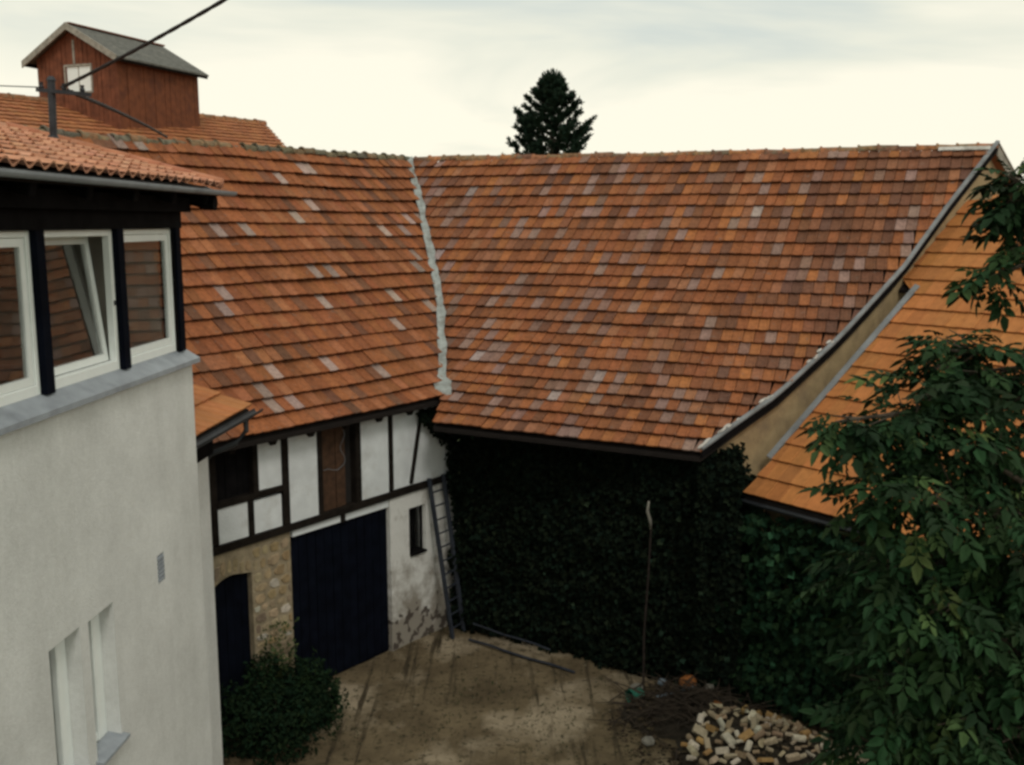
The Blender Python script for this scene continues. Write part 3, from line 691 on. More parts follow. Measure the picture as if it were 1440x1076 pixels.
# courtyard wall with openings
def holed(a0, a1, z0, z1, holes, o0, o1):
    as_ = sorted({a0, a1, *[h[0] for h in holes], *[h[1] for h in holes]}); zs = sorted({z0, z1, *[h[2] for h in holes], *[h[3] for h in holes]})
    mb = MB(); ins = lambda a, z: any(h[0] < a < h[1] and h[2] < z < h[3] for h in holes)
    na, nz_ = len(as_) - 1, len(zs) - 1
    solid = [[not ins((as_[i] + as_[i + 1]) / 2, (zs[j] + zs[j + 1]) / 2) for j in range(nz_)] for i in range(na)]
    for i in range(na):
        for j in range(nz_):
            if not solid[i][j]: continue
            A, Bq, z_, y_ = as_[i], as_[i + 1], zs[j], zs[j + 1]
            mb.add([HP(A, o1, z_), HP(Bq, o1, z_), HP(Bq, o1, y_), HP(A, o1, y_)], [(3, 2, 1, 0)])
            mb.add([HP(A, o0, z_), HP(Bq, o0, z_), HP(Bq, o0, y_), HP(A, o0, y_)], [(0, 1, 2, 3)])
            if i == 0 or not solid[i - 1][j]: mb.add([HP(A, o0, z_), HP(A, o1, z_), HP(A, o1, y_), HP(A, o0, y_)], [(0, 1, 2, 3)])
            if i == na - 1 or not solid[i + 1][j]: mb.add([HP(Bq, o0, z_), HP(Bq, o1, z_), HP(Bq, o1, y_), HP(Bq, o0, y_)], [(3, 2, 1, 0)])
            if j == 0 or not solid[i][j - 1]: mb.add([HP(A, o0, z_), HP(Bq, o0, z_), HP(Bq, o1, z_), HP(A, o1, z_)], [(0, 1, 2, 3)])
            if j == nz_ - 1 or not solid[i][j + 1]: mb.add([HP(A, o0, y_), HP(Bq, o0, y_), HP(Bq, o1, y_), HP(A, o1, y_)], [(3, 2, 1, 0)])
    return mb
LW = [(-3.06, -2.60, 3.15, 4.37), (-2.46, -2.03, 3.15, 4.35)]
VN = (-1.12, -0.965, 4.16, 4.435)
wallH = holed(AN, AF, -0.1, 6.10, LW + [VN], -0.30, 0.0).build('wall', M['stucco'], house)
g = MB(); hbox(g, AN, AN + 0.25, -4.4, -0.3, -0.1, 6.1); hbox(g, AF - 0.25, AF, -4.4, -0.3, -0.1, 6.1); hbox(g, AN, AF, -4.65, -4.4, -0.1, 7.6); g.build('rear_walls', M['stucco'], house)
g = MB(); hbox(g, AN + 0.25, AF - 0.25, -4.4, -0.3, 5.2, 5.35); hbox(g, AN + 0.2, AF - 0.2, -3.4, -3.3, 5.35, 7.49); hbox(g, AF - 0.23, AF - 0.19, -3.3, -0.2, 5.35, 7.49); hbox(g, AN + 0.25, AF - 0.23, -3.3, -0.2, 7.44, 7.49); g.build('room', M['room'], house)
g = MB(); hbox(g, AN, AN + 0.12, -4.4, -0.06, 6.1, 7.6); hbox(g, AF - 0.17, AF - 0.08, -4.4, -0.06, 6.1, 7.62); hbox(g, AN, AF - 0.08, -4.4, -0.05, 7.5, 7.6); g.build('upper_cladding', M['black_wood'], house)
# small grey vent
g = MB(); hbox(g, VN[0] + 0.002, VN[1] - 0.002, -0.06, -0.012, VN[2] + 0.002, VN[3] - 0.002)
for k in range(6): hbox(g, VN[0] + 0.012, VN[1] - 0.012, -0.012, 0.004, VN[2] + 0.02 + k * 0.04, VN[2] + 0.045 + k * 0.04)
g.build('vent', M['zinc'], house)
# lower windows deep in their reveals
for a0, a1, z0, z1 in LW:
    g = MB(); e_ = 0.003
    hbox(g, a0 + e_, a0 + 0.06, -0.20, -0.13, z0 + 0.02, z1 - e_); hbox(g, a1 - 0.15, a1 - e_, -0.20, -0.12, z0 + 0.02, z1 - e_)
    hbox(g, a0 + 0.06, a1 - 0.15, -0.20, -0.13, z1 - 0.07, z1 - e_); hbox(g, a0 + 0.06, a1 - 0.15, -0.20, -0.13, z0 + 0.02, z0 + 0.10)
    wf = g.build('lower_window', M['white_paint'], house, bevel=0.006)
    g = MB(); hbox(g, a0 + 0.06, a1 - 0.15, -0.173, -0.167, z0 + 0.10, z1 - 0.07); g.build('pane', M['glass'], wf)
    g = MB(); g.box(HP(a0 - 0.03, -0.115, z0 + 0.005), WA * (a1 - a0 + 0.06), WO * 0.18 - Z * 0.03, Z * 0.025); g.build('sill', M['zinc'], wf)
g = MB(); hbox(g, -3.3, -1.8, -1.6, -1.5, 2.9, 4.7); g.build('inner_wall', M['dark'], house)
# window band
g = MB()
pr = [(-0.09, 6.245), (0.065, 6.150), (0.065, 6.105), (-0.09, 6.105)]
g.add([HP(a, o, z) for a in (AN, 0.015) for o, z in pr], [(0, 1, 2, 3), (7, 6, 5, 4), (0, 4, 5, 1), (1, 5, 6, 2), (2, 6, 7, 3), (3, 7, 4, 0)])
g.build('window_ledge', M['zinc'], house)
posts = [-0.13, -1.38, -2.68, -3.95, -5.22, -6.5]
for i, a in enumerate(posts):
    g = MB(); hbox(g, a - 0.06, a + 0.06, -0.16, -0.035, 6.235, 7.47); g.build('window_post', M['navy'], house, bevel=0.006)
g = MB(); hbox(g, AN, -0.05, -0.18, -0.03, 7.445, 7.60); g.build('head_beam', M['black_wood'], house)
for i in range(len(posts) - 1):
    a1, a0 = posts[i] - 0.062, posts[i + 1] + 0.062; z0, z1 = 6.24, 7.443; o0, o1 = -0.15, -0.085
    f = 0.055 if i == 1 else 0.05
    g = MB()
    hbox(g, a0, a0 + f, o0, o1, z0, z1); hbox(g, a1 - f, a1, o0, o1, z0, z1); hbox(g, a0 + f, a1 - f, o0, o1, z1 - f, z1); hbox(g, a0 + f, a1 - f, o0, o1, z0, z0 + f + 0.03)
    wf = g.build('upper_window', M['white_paint'], house, bevel=0.006)
    # sash with its pane; the middle one is tilted open into the room
    tilt = 0.125 if i == 1 else 0.0
    def tl(a, o, z): return HP(a, o - (z - (z0 + f + 0.03)) / 1.1 * tilt, z)
    def tbox(mb, p0, p1, q0, q1, r0, r1):
        mb.add([tl(a, o, z) for z in (r0, r1) for (a, o) in ((p0, q0), (p1, q0), (p1, q1), (p0, q1))], [(1, 2, 3, 0), (7, 6, 5, 4), (4, 5, 1, 0), (5, 6, 2, 1), (6, 7, 3, 2), (7, 4, 0, 3)])
    b0, b1, c0, c1 = a0 + f + 0.004, a1 - f - 0.004, z0 + f + 0.034, z1 - f - 0.004; s_ = 0.06; so0, so1 = (-0.145, -0.100) if not tilt else (-0.20, -0.152)
    g = MB(); tbox(g, b0, b0 + s_, so0, so1, c0, c1); tbox(g, b1 - s_, b1, so0, so1, c0, c1); tbox(g, b0 + s_, b1 - s_, so0, so1, c1 - s_, c1); tbox(g, b0 + s_, b1 - s_, so0, so1, c0, c0 + s_)
    tags = dict(label='white sash tilted inwards at the top') if tilt else {}
    g.build('sash', M['white_paint'], wf, **tags)
    g = MB(); tbox(g, b0 + s_, b1 - s_, (so0 + so1) / 2 - 0.004, (so0 + so1) / 2 + 0.004, c0 + s_, c1 - s_); g.build('pane', M['glass'], wf)
    if tilt:
        g = MB(); hbox(g, a1 - f + 0.012, a1 - f + 0.03, o1, o1 + 0.012, 6.8, 6.84); g.build('catch', M['steel'], wf)
# eave: soffit, fascia, rafter ends, gutter
EO, EZ = 0.28, 7.84; SL = 0.262; RO = -1.85
g = MB(); hbox(g, AN, -0.02, -0.04, 0.06, 7.60, 7.74); g.build('fascia_beam', M['black_wood'], house)
hroof = None
g = MB(); A_E = 0.15
def hr(a, o, dz=0): return HP(a, o, EZ + (EO - o) * SL + dz)
g.sheet([[hr(AN, EO, -0.03), hr(A_E, EO, -0.03)], [hr(AN, RO, -0.03), hr(A_E, RO, -0.03)]], 0.05, Z)
hroof = g.build('roof', M['deck'], house)
g = MB(); g.sheet([[hr(AN, RO, -0.02), hr(A_E, RO, -0.02)], [HP(AN, -4.9, 7.5), HP(A_E, -4.9, 7.5)]], 0.05, Z); g.build('far_slope', M['back_roof'], house)
g = MB(); g.add([HP(AF - 0.1, -0.04, 7.6), HP(AF - 0.1, -4.6, 7.6), HP(AF - 0.1, RO, 8.33)], [(0, 1, 2)]); g.build('gable_boards', M['black_wood'], house)
for i in range(9):
    a = 0.02 - i * 0.8; g = MB(); p = HP(a, 0.22, 7.735); q = HP(a, -0.6, 7.735 + 0.82 * SL); g.beam(p, q, Z, 0.09, 0.13)
    g.build('rafter_end', M['black_wood'], house, bevel=0.01)
g = MB(); g.tube([HP(0.12, 0.26, 7.69), HP(0.12, 0.12, 7.70)], 0.075, 10); g.beam(HP(0.12, 0.2, 7.70), HP(0.12, -1.9, 7.70 + 2.1 * SL), Z, 0.07, 0.15); g.build('barge_rafter', M['black_wood'], house)
g = MB(); g.trough([HP(AN, EO + 0.06, 7.84), HP(0.42, EO + 0.06, 7.81)], 0.048); g.build('gutter', M['zinc'], house)
g = MB(); g.sheet([[HP(a, EO + 0.005, 7.80), HP(a, EO - 0.12, 7.86)] for a in (AN, A_E)], 0.006, Z); g.build('eave_flashing', M['gutter'], house)
hrows = [i / 9 for i in range(10)]
def house_line(t): o = lerp(EO + 0.03, RO, t); return hr(AN, o), hr(A_E, o)
lay_tiles(hroof, hrows, house_line, WA, 0.19, pan_profile(0.2), 1.12, 0.034, 0.016, col_pan, M['tile_new_obj'], M['tile_new_attr'], name='pantile', jit=0.003, vis=lambda u, v: u > -0.05)
ridge_row(hroof, [hr(AN, RO - 0.02, 0.02), hr(A_E, RO - 0.02, 0.02)], 0.36, 0.075, [(0.50, 0.25, 0.15), (0.46, 0.21, 0.12)], M['tile_new_obj'], 0.003, flare=1.15)
for i in range(7):
    o = lerp(EO + 0.03, RO, (i + 0.5) / 7); g = MB(); g.tube([hr(A_E + 0.0, o + 0.17, 0.055), hr(A_E + 0.0, o - 0.16, 0.055)], [0.055, 0.048], 8); ob = g.build('verge_tile', M['tile_new_obj'], hroof, smooth=True); ob.color = (*vary((0.45, 0.185, 0.105), random, 0.1), 1)

# ------------------------------------------------------------------ small extension behind the house corner
ext = thing('house_extension', 'narrow white extension behind the house corner with a low orange tiled roof and dark gutter', 'extension', (-3.6, 11.0, 0))
g = MB(); hbox(g, 0.0, 1.70, -1.9, -0.55, -0.1, 4.74); g.build('wall', M['stucco'], ext)
g = MB(); hbox(g, 0.0, 1.76, -0.62, -0.50, 4.74, 4.98); hbox(g, 1.70, 1.78, -1.9, -0.62, 4.74, 5.4); g.build('eave_beam', M['black_wood'], ext)
XS = math.tan(R(20))
def xr(a, o, dz=0): return HP(a, o, 5.215 + (-0.22 - o) * XS + dz)
g = MB(); g.sheet([[xr(0.0, -0.22, -0.03), xr(2.28, -0.22, -0.03)], [xr(0.0, -1.75, -0.03), xr(2.28, -1.75, -0.03)]], 0.05, Z); xroof = g.build('roof', M['deck'], ext)
lay_tiles(xroof, [0, 0.25, 0.5, 0.75, 1], lambda t: (xr(0.0, lerp(-0.2, -1.75, t)), xr(2.3, lerp(-0.2, -1.75, t))), WA, 0.22, smooth_tile_profile(0.2), 1.15, 0.045, 0.018,
          lambda p, r: vary((0.42, 0.165, 0.062), r, 0.08), M['tile_new_obj'], M['tile_new_attr'], jit=0.003)
g = MB(); g.trough([HP(0.02, -0.15, 5.185), HP(2.46, -0.15, 5.165)], 0.06); g.build('gutter', M['dark_gutter'], ext)
g = MB(); g.tube([HP(1.95, -0.15, 5.12), HP(1.95, -0.15, 4.98), HP(1.90, -0.28, 4.83), HP(1.76, -0.55, 4.72), HP(1.73, -0.60, 4.55), HP(1.73, -0.60, 0.1)], 0.035, 8); g.build('downpipe', M['dark_gutter'], ext)

# ------------------------------------------------------------------ mast and cables over the house roof
mast = thing('roof_mast', 'dark steel cable mast with a crossarm standing on the house roof', 'mast', (-4.47, 10.0, 8.25))
g = MB(); g.tube([V((-4.49, 10.0, 8.20)), V((-4.47, 10.0, 8.86))], 0.036, 10); g.build('pole', M['steel'], mast)
g = MB(); g.tube([V((-4.49, 10, 8.22)), V((-4.49, 10, 8.34))], [0.10, 0.045], 10); g.build('roof_collar', M['steel'], mast)
g = MB(); g.tube([V((-4.47, 10, 8.86)), V((-4.47, 10, 8.90))], [0.05, 0.025], 8); g.build('cap', M['steel'], mast)
g = MB(); g.beam(V((-4.62, 10.02, 8.775)), V((-4.06, 9.9, 8.715)), Z, 0.05, 0.035); g.build('crossarm', M['steel'], mast)
for x, y, z in ((-4.57, 10.0, 8.80), (-4.33, 9.95, 8.78), (-4.14, 9.92, 8.76)):
    g = MB(); g.tube([V((x, y, z - 0.03)), V((x, y, z)), V((x, y, z + 0.02)), V((x, y, z + 0.045))], [0.014, 0.026, 0.016, 0.022], 8); g.build('insulator', M['steel'], mast)
def cable(name, label, pts, r, twist=True, sag=0.0):
    P = [V(p) for p in pts]; n = 60; a, b = P; base = [lerp(a, b, i / n) - Z * sag * 4 * (i / n) * (1 - i / n) for i in range(n + 1)]
    g = MB()
    if twist:
        d = (b - a).normalized(); u = d.cross(Z).normalized(); v_ = u.cross(d); L = (b - a).length
        for ph in (0, math.pi / 2, math.pi, 1.5 * math.pi):
            g.tube([p + (u * math.cos(ph + L * i / n * 7.5) + v_ * math.sin(ph + L * i / n * 7.5)) * r * 0.7 for i, p in enumerate(base)], r * 0.62, 5)
    else: g.tube(base, r, 5)
    ob = g.build(name, M['cable'], None, smooth=True); ob['label'] = label; ob['category'] = 'cable'; ob['group'] = 'cables on the roof mast'; return ob
cable('power_cable', 'thick twisted black cable rising from the mast to the top of the view', [(-4.36, 9.97, 8.79), (-1.02, 7.6, 9.72)], 0.0135, sag=0.05)
cable('power_cable', 'twisted black cable running from the mast down to the old barn ridge', [(-4.30, 9.98, 8.76), (-6.05, 17.9, 8.98)], 0.019, sag=-0.03)
cable('thin_wire', 'thin wire leading from the mast off to the left', [(-4.60, 10.02, 8.80), (-12.5, 16.5, 10.0)], 0.006, False, 0.05)

# ------------------------------------------------------------------ far barn and wooden tower behind the ridge
FD = AZ(36.6); FN = V((FD.y, -FD.x, 0)); F0 = V((-12.9, 28.0, 10.76))
far = thing('far_barn', 'orange tiled roof of a further barn showing above the old ridge', 'barn', (-10.5, 28.5, 0))
def fr(s, q, dz=0): return F0 + FD * s + FN * q - Z * (q * 0.36) + Z * dz
S_END = 7.75
g = MB(); g.sheet([[fr(-9, 0, -0.05), fr(S_END, 0, -0.05)], [fr(-9, 5.4, -0.05), fr(S_END - 2.9, 5.4, -0.05)]], 0.06, Z); froof = g.build('roof', M['deck'], far)
lay_tiles(froof, [i / 15 for i in range(16)], lambda t: (fr(-9, 5.4 * (1 - t)), fr(S_END - 2.9 * (1 - t), 5.4 * (1 - t))), FD, 0.24, flat_tile_profile(0.2), 1.15, 0.05, 0.02,
          lambda p, r: vary(pick(r, [(3, (0.36, 0.145, 0.06)), (2, (0.31, 0.115, 0.05))]), r, 0.1), M['tile_obj'], M['tile_attr'], vis=lambda u, v: -0.02 < u < 0.29 and v < 0.19, jit=0.004)
ridge_row(froof, [fr(-9, 0, 0.0), fr(S_END, 0, 0.0)], 0.40, 0.11, [(0.33, 0.15, 0.07), (0.27, 0.12, 0.06)], M['ridge_obj'], 0.008)
g = MB(); g.sheet([[fr(-9, 0, -0.08), fr(S_END, 0, -0.08)], [F0 + FD * -9 - FN * 5.4 - Z * 3.2, F0 + FD * (S_END - 4.5) - FN * 5.4 - Z * 3.2]], 0.06, Z); g.build('far_slope', M['back_roof'], far)
g = MB(); g.box(F0 + FD * -9 + FN * 4.9 - Z * 10.9, FD * (S_END + 4.5), -FN * 9.8, Z * 9.0); g.build('wall', M['ochre'], far)
g = MB(); g.add([fr(S_END - 2.8, 4.9, -0.12), fr(S_END - 0.1, 0, -0.12), F0 + FD * (S_END - 4.2) - FN * 4.9 - Z * 2.95], [(0, 1, 2)]); g.build('gable', M['ochre'], far)

TA = V((-13.02, 28.37, 0)); GX = AZ(111); GY = AZ(21); TW, TL = 2.66, 3.38
tower = thing('wooden_tower', 'red-brown boarded tower with a grey gabled roof and white window on the far barn', 'tower', (-11, 27.5, 9.6))
def TP(x, y, z): return TA + GX * x + GY * y + Z * z
ZB, ZEV, ZAP = 8.9, 11.93, 12.68
def gz(x): return ZAP - abs(x - TW / 2) / (TW / 2) * (ZAP - ZEV)
g = MB(); zs_ = [(0.03, gz(0.03) - 0.05), (TW / 2, ZAP - 0.05), (TW - 0.03, gz(TW - 0.03) - 0.05)]
for y in (0.03, TL): g.add([TP(0.03, y, ZB), TP(TW - 0.03, y, ZB)] + [TP(x, y, z) for x, z in reversed(zs_)], [(0, 1, 2, 3, 4) if y < 1 else (4, 3, 2, 1, 0)])
g.add([TP(0.03, 0.03, ZB), TP(0.03, TL, ZB), TP(0.03, TL, ZEV - 0.02), TP(0.03, 0.03, ZEV - 0.02)], [(0, 1, 2, 3)])
g.add([TP(TW - 0.03, 0.03, ZB), TP(TW - 0.03, TL, ZB), TP(TW - 0.03, TL, ZEV - 0.02), TP(TW - 0.03, 0.03, ZEV - 0.02)], [(3, 2, 1, 0)])
g.build('wall', M['dark'], tower)
npk = 18; pw = TW / npk; wx0, wx1, wz0, wz1 = 1.0, 1.86, 11.0, 11.66
for i in range(npk):
    x0, x1 = i * pw + 0.008, (i + 1) * pw - 0.008; xm = (x0 + x1) / 2; o = random.uniform(-0.02, 0.0)
    segs = [(ZB, None)]
    if wx0 < xm < wx1: segs = [(ZB, wz0), (wz1, None)]
    for s0, s1 in segs:
        g = MB(); z0_, z1_ = (s1, s1) if s1 else (gz(x0) - 0.03, gz(x1) - 0.03)
        g.add([TP(x, y, z) for (x, zt) in ((x0, z0_), (x1, z1_)) for y in (o - 0.025, o + 0.02) for z in (s0, zt)], [(0, 1, 3, 2), (4, 6, 7, 5), (0, 4, 5, 1), (2, 3, 7, 6), (1, 5, 7, 3), (0, 2, 6, 4)])
        g.build('plank', M['plank_red'], tower)
nps = 16; pl = TL / nps
for i in range(nps):
    g = MB(); o = random.uniform(0, 0.02); g.box(TP(TW - 0.03, i * pl + 0.006, ZB), GX * (0.04 + o), GY * (pl - 0.012), Z * (ZEV - ZB - 0.02)); g.build('plank', M['plank_side'], tower)
g = MB(); g.box(TP(TW - 0.02, -0.035, ZB), GX * 0.07, GY * 0.08, Z * (ZEV - ZB)); g.build('corner_board', M['plank_red'], tower)
g = MB(); g.box(TP(TW / 2 - 0.03, -0.06, wz1 + 0.06), GX * 0.06, GY * 0.03, Z * 0.62); g.build('centre_batten', M['grey_wood'], tower)
g = MB(); g.box(TP(wx0, -0.01, wz0), GX * (wx1 - wx0), GY * 0.03, Z * (wz1 - wz0))
twn = g.build('window', M['white_paint'], tower)
g = MB()
for q in ((wx0 - 0.05, wx0, wz0 - 0.05, wz1 + 0.05), (wx1, wx1 + 0.05, wz0 - 0.05, wz1 + 0.05)): g.box(TP(q[0], -0.05, q[2]), GX * (q[1] - q[0]), GY * 0.07, Z * (q[3] - q[2]))
for q in ((wz0 - 0.05, wz0), (wz1, wz1 + 0.05)): g.box(TP(wx0, -0.05, q[0]), GX * (wx1 - wx0), GY * 0.07, Z * (q[1] - q[0]))
g.box(TP((wx0 + wx1) / 2 - 0.012, -0.02, wz0), GX * 0.024, GY * 0.02, Z * (wz1 - wz0)); g.build('frame', M['grey_wood'], twn)
ovx, oy0, oy1 = 0.36, -0.22, TL + 0.16; sl = (ZAP - ZEV) / (TW / 2)
for sg in (-1, 1):
    def rp(k, y, dz=0): return TP(TW / 2 + sg * k, y, ZAP + 0.05 - k * sl + dz)
    kk = TW / 2 + ovx * 0.8
    g = MB(); grid = [[rp(kk * j / 6, oy0 + (oy1 - oy0) * i / 6, 0.012 * pnoise(i, j + 9 * sg)) for j in range(7)] for i in range(7)]
    g.sheet(grid, 0.05, Z); rpan = g.build('roof_panel', M['felt'], tower)
    g = MB(); g.sheet([[rp(0, oy0 - 0.03, 0.03), rp(0, oy0 - 0.03, -0.15)], [rp(kk, oy0 - 0.03, 0.03), rp(kk, oy0 - 0.03, -0.15)]], 0.035, GY); g.build('barge_board', M['grey_wood'], rpan)
    g = MB(); g.beam(rp(kk - 0.06, oy0, -0.10), rp(kk - 0.06, oy1, -0.10), Z, 0.04, 0.09); g.build('eave_board', M['timber'], rpan)
g = MB(); g.beam(TP(TW / 2, oy0, ZAP + 0.07), TP(TW / 2, oy1, ZAP + 0.07), Z, 0.16, 0.04); g.build('ridge_cap', M['plank_red'], tower)

# ------------------------------------------------------------------ lower building on the right with newer orange tiles
shed = thing('orange_roofed_shed', 'lower outbuilding with a newer even orange tile roof built against the ochre gable', 'outbuilding', (6.0, 12.6, 0))
AE = V((3.70, 15.42, 3.22)); ED = AZ(141.7); EU = AZ(51.7); SS = math.tan(R(38)); RUN = 5.95
# the left edge follows the gable wall; foot of the roof swings out past the wall corner
def sh(s, u, dz=0): return AE + ED * s + EU * u + Z * (u * SS + dz)
US = 0.675 * RUN        # above this height the tiles tuck right under the barn verge
def s_left(u): return 0.75 * u / RUN if u < US else 0.08
g = MB(); g.sheet([[sh(0.02, 0, -0.04), sh(7.5, 0, -0.04)], [sh(0.52, US, -0.04), sh(7.5, US, -0.04)]], 0.06, Z); g.sheet([[sh(0.1, US, -0.04), sh(7.5, US, -0.04)], [sh(0.1, RUN, -0.04), sh(7.5, RUN, -0.04)]], 0.06, Z); sroof = g.build('roof', M['deck'], shed)
lay_tiles(sroof, [i / 20 for i in range(21)], lambda t: (sh(s_left(RUN * t), RUN * t), sh(7.5, RUN * t)), ED, 0.24, smooth_tile_profile(0.2), 1.18, 0.05, 0.02, col_new, M['tile_new_obj'], M['tile_new_attr'],
          vis=lambda u, v: u < 1.02 and v < 0.75 and v > 0.2, jit=0.003)
g = MB(); g.sheet([[sh(0.7, RUN, -0.05), sh(7.5, RUN, -0.05)], [sh(0.7, RUN, -0.05) + EU * 4 - Z * 3, sh(7.5, RUN, -0.05) + EU * 4 - Z * 3]], 0.06, Z); g.build('far_slope', M['back_roof'], shed)
ridge_row(sroof, [sh(0.75, RUN, 0.0), sh(7.5, RUN, 0.0)], 0.36, 0.11, [(0.45, 0.185, 0.065)], M['tile_new_obj'], 0.003)
g = MB(); n_ = 12
rows_ = []
for i in range(n_ + 1):
    u = 0.55 + (US - 0.6) * i / n_; w_ = 0.02 + 0.02 * pnoise(i * 1.7, 3)
    rows_.append([sh(-0.07 + 0.75 * u / RUN, u, 0.12), sh(0.0 + w_ + 0.75 * u / RUN, u, 0.085)])
g.sheet(rows_, 0.012, Z); g.build('wall_flashing', M['old_zinc'], shed)
g = MB(); g.trough([sh(-0.02, -0.07, -0.02), sh(7.5, -0.07, -0.02)], 0.055); g.build('gutter', M['dark_gutter'], shed)
g = MB(); g.box(AE + ED * 0.1 + EU * 0.42 - Z * 3.3, ED * 7.3, EU * 0.3, Z * 3.45); g.box(AE + ED * 7.2 + EU * 0.72 - Z * 3.3, EU * 8.6, ED * 0.2, Z * 3.4); g.build('wall', M['ochre'], shed)

# ------------------------------------------------------------------ foliage helpers
RV = random.Random(21)
def rdir(rnd, up=0.0):
    while True:
        v = V((rnd.uniform(-1, 1), rnd.uniform(-1, 1), rnd.uniform(-1, 1)))
        if 0.05 < v.length < 1: v.normalize(); v.z += up; return v.normalized()
def leaf(mb, p, d, n, L, w, col):
    """one folded leaf: base p, pointing d, facing n"""
    s_ = d.cross(n).normalized(); m = d * (L * 0.45); fold = n * (w * 0.22)
    mb.add([p, p + m + s_ * w / 2 + fold, p + d * L, p + m - s_ * w / 2 + fold], [(0, 1, 2), (0, 2, 3)], col)
def green(rnd, base, s=0.3):
    k = 1 + rnd.uniform(-s, s); y = rnd.uniform(-0.15, 0.25); return (base[0] * k * (1 + y), base[1] * k, base[2] * k * (1 - y * 0.6))
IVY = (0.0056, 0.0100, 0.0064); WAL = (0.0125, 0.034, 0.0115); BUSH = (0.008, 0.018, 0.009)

def wall_ivy(mb, O, U, out, ulen, zfun, n, thick, size, base, zlo=0.0):
    for _ in range(n):
        s_ = RV.random(); z0, z1 = zfun(s_); z_ = z0 + (z1 - z0) * RV.random()
        th = thick * (0.45 + 0.75 * abs(pnoise(s_ * ulen * 1.1 + 5, z_ * 1.1)) + 0.35 * pnoise(s_ * ulen * 3, z_ * 3, 4)); th = max(0.05, th) * (1.15 - 0.25 * z_ / 4)
        p = O + U * (s_ * ulen) + Z * z_ + out * (0.03 + th * RV.uniform(0.35, 1.05))
        n_ = (out + rdir(RV) * 0.8 + Z * 0.35).normalized(); d = (-Z + rdir(RV) * 0.8); d = (d - n_ * d.dot(n_)).normalized()
        L = size * RV.uniform(0.7, 1.3); k = 2.6 if RV.random() < 0.035 else 1.0; leaf(mb, p, d, n_, L, L * 0.9, green(RV, tuple(q * k for q in base), 0.45))

# ivy over the courtyard wall of the tiled barn, round the gable foot and into the inner corner
ivy = thing('ivy', 'dark dense ivy covering the courtyard wall under the patchy tiled roof', 'ivy', (1.1, 16.5, 0))
g = MB()
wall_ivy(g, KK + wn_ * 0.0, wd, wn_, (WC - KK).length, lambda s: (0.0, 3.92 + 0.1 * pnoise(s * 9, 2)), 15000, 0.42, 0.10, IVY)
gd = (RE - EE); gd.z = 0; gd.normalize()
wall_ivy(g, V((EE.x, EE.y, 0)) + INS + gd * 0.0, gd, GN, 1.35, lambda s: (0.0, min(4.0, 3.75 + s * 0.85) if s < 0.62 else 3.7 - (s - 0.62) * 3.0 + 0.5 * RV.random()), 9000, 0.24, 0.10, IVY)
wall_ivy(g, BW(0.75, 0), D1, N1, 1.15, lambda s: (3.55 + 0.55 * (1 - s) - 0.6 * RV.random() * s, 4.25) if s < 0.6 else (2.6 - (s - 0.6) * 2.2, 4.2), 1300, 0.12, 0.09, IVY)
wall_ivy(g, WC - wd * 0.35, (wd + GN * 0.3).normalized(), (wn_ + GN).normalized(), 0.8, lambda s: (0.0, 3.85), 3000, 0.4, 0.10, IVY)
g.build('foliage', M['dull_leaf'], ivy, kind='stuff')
for k in range(7):
    s0 = 0.6 + k * 0.62 + RV.uniform(-0.15, 0.15); g = MB()
    g.tube([KK + wd * (s0 + 0.1 * math.sin(i * 1.3 + k)) + Z * (i * 0.55) + wn_ * 0.06 for i in range(7)], [0.03 - 0.003 * i for i in range(7)], 5); g.build('stem', M['bark'], ivy)
climb = thing('climbing_shrub', 'green climbing shrub under the gutter of the orange roofed shed', 'shrub', (4.9, 14.2, 0))
g = MB()
wall_ivy(g, AE + EU * 0.42 - Z * 3.22, ED, -EU, 5.2, lambda s: (0.0, 3.02), 13000, 0.95, 0.13, (0.0105, 0.027, 0.0135))
g.build('foliage', M['dull_leaf'], climb, kind='stuff')

# thin pole standing in front of the ivy
pole = thing('thin_pole', 'thin weathered pole with a pale upper end standing before the ivy', 'pole', (2.2, 15.38, 0))
g = MB(); g.tube([V((2.16, 15.36, -0.05)), V((2.15, 15.36, 0.9)), V((2.20, 15.36, 1.9)), V((2.22, 15.34, 2.66))], [0.022, 0.02, 0.018, 0.017], 7); g.build('shaft', M['pole'], pole)
g = MB(); g.tube([V((2.22, 15.34, 2.66)), V((2.20, 15.31, 2.82)), V((2.15, 15.29, 2.98)), V((2.17, 15.28, 3.14))], [0.02, 0.026, 0.024, 0.015], 7); g.build('pale_end', M['pale'], pole, smooth=True)
ob = pole.children[1]

# ladder leaning in the inner corner
lad = thing('ladder', 'tall bluish grey ladder leaning against the white wall in the inner corner', 'ladder', tuple(BW(1.3, 0, 0.3)))
bots = [BW(1.12, 0.0, 0.46), BW(1.50, 0.0, 0.40)]; tops = [BW(0.96, 2.98, 0.075), BW(1.34, 2.98, 0.075)]
for b_, t_ in zip(bots, tops):
    g = MB(); g.beam(b_, t_, N1, 0.055, 0.075); g.build('rail', M['ladder'], lad, bevel=0.006)
for i in range(11):
    k = 0.06 + 0.085 * i; g = MB(); g.tube([lerp(bots[0], tops[0], k), lerp(bots[1], tops[1], k)], 0.016, 6); g.build('rung', M['ladder'], lad)

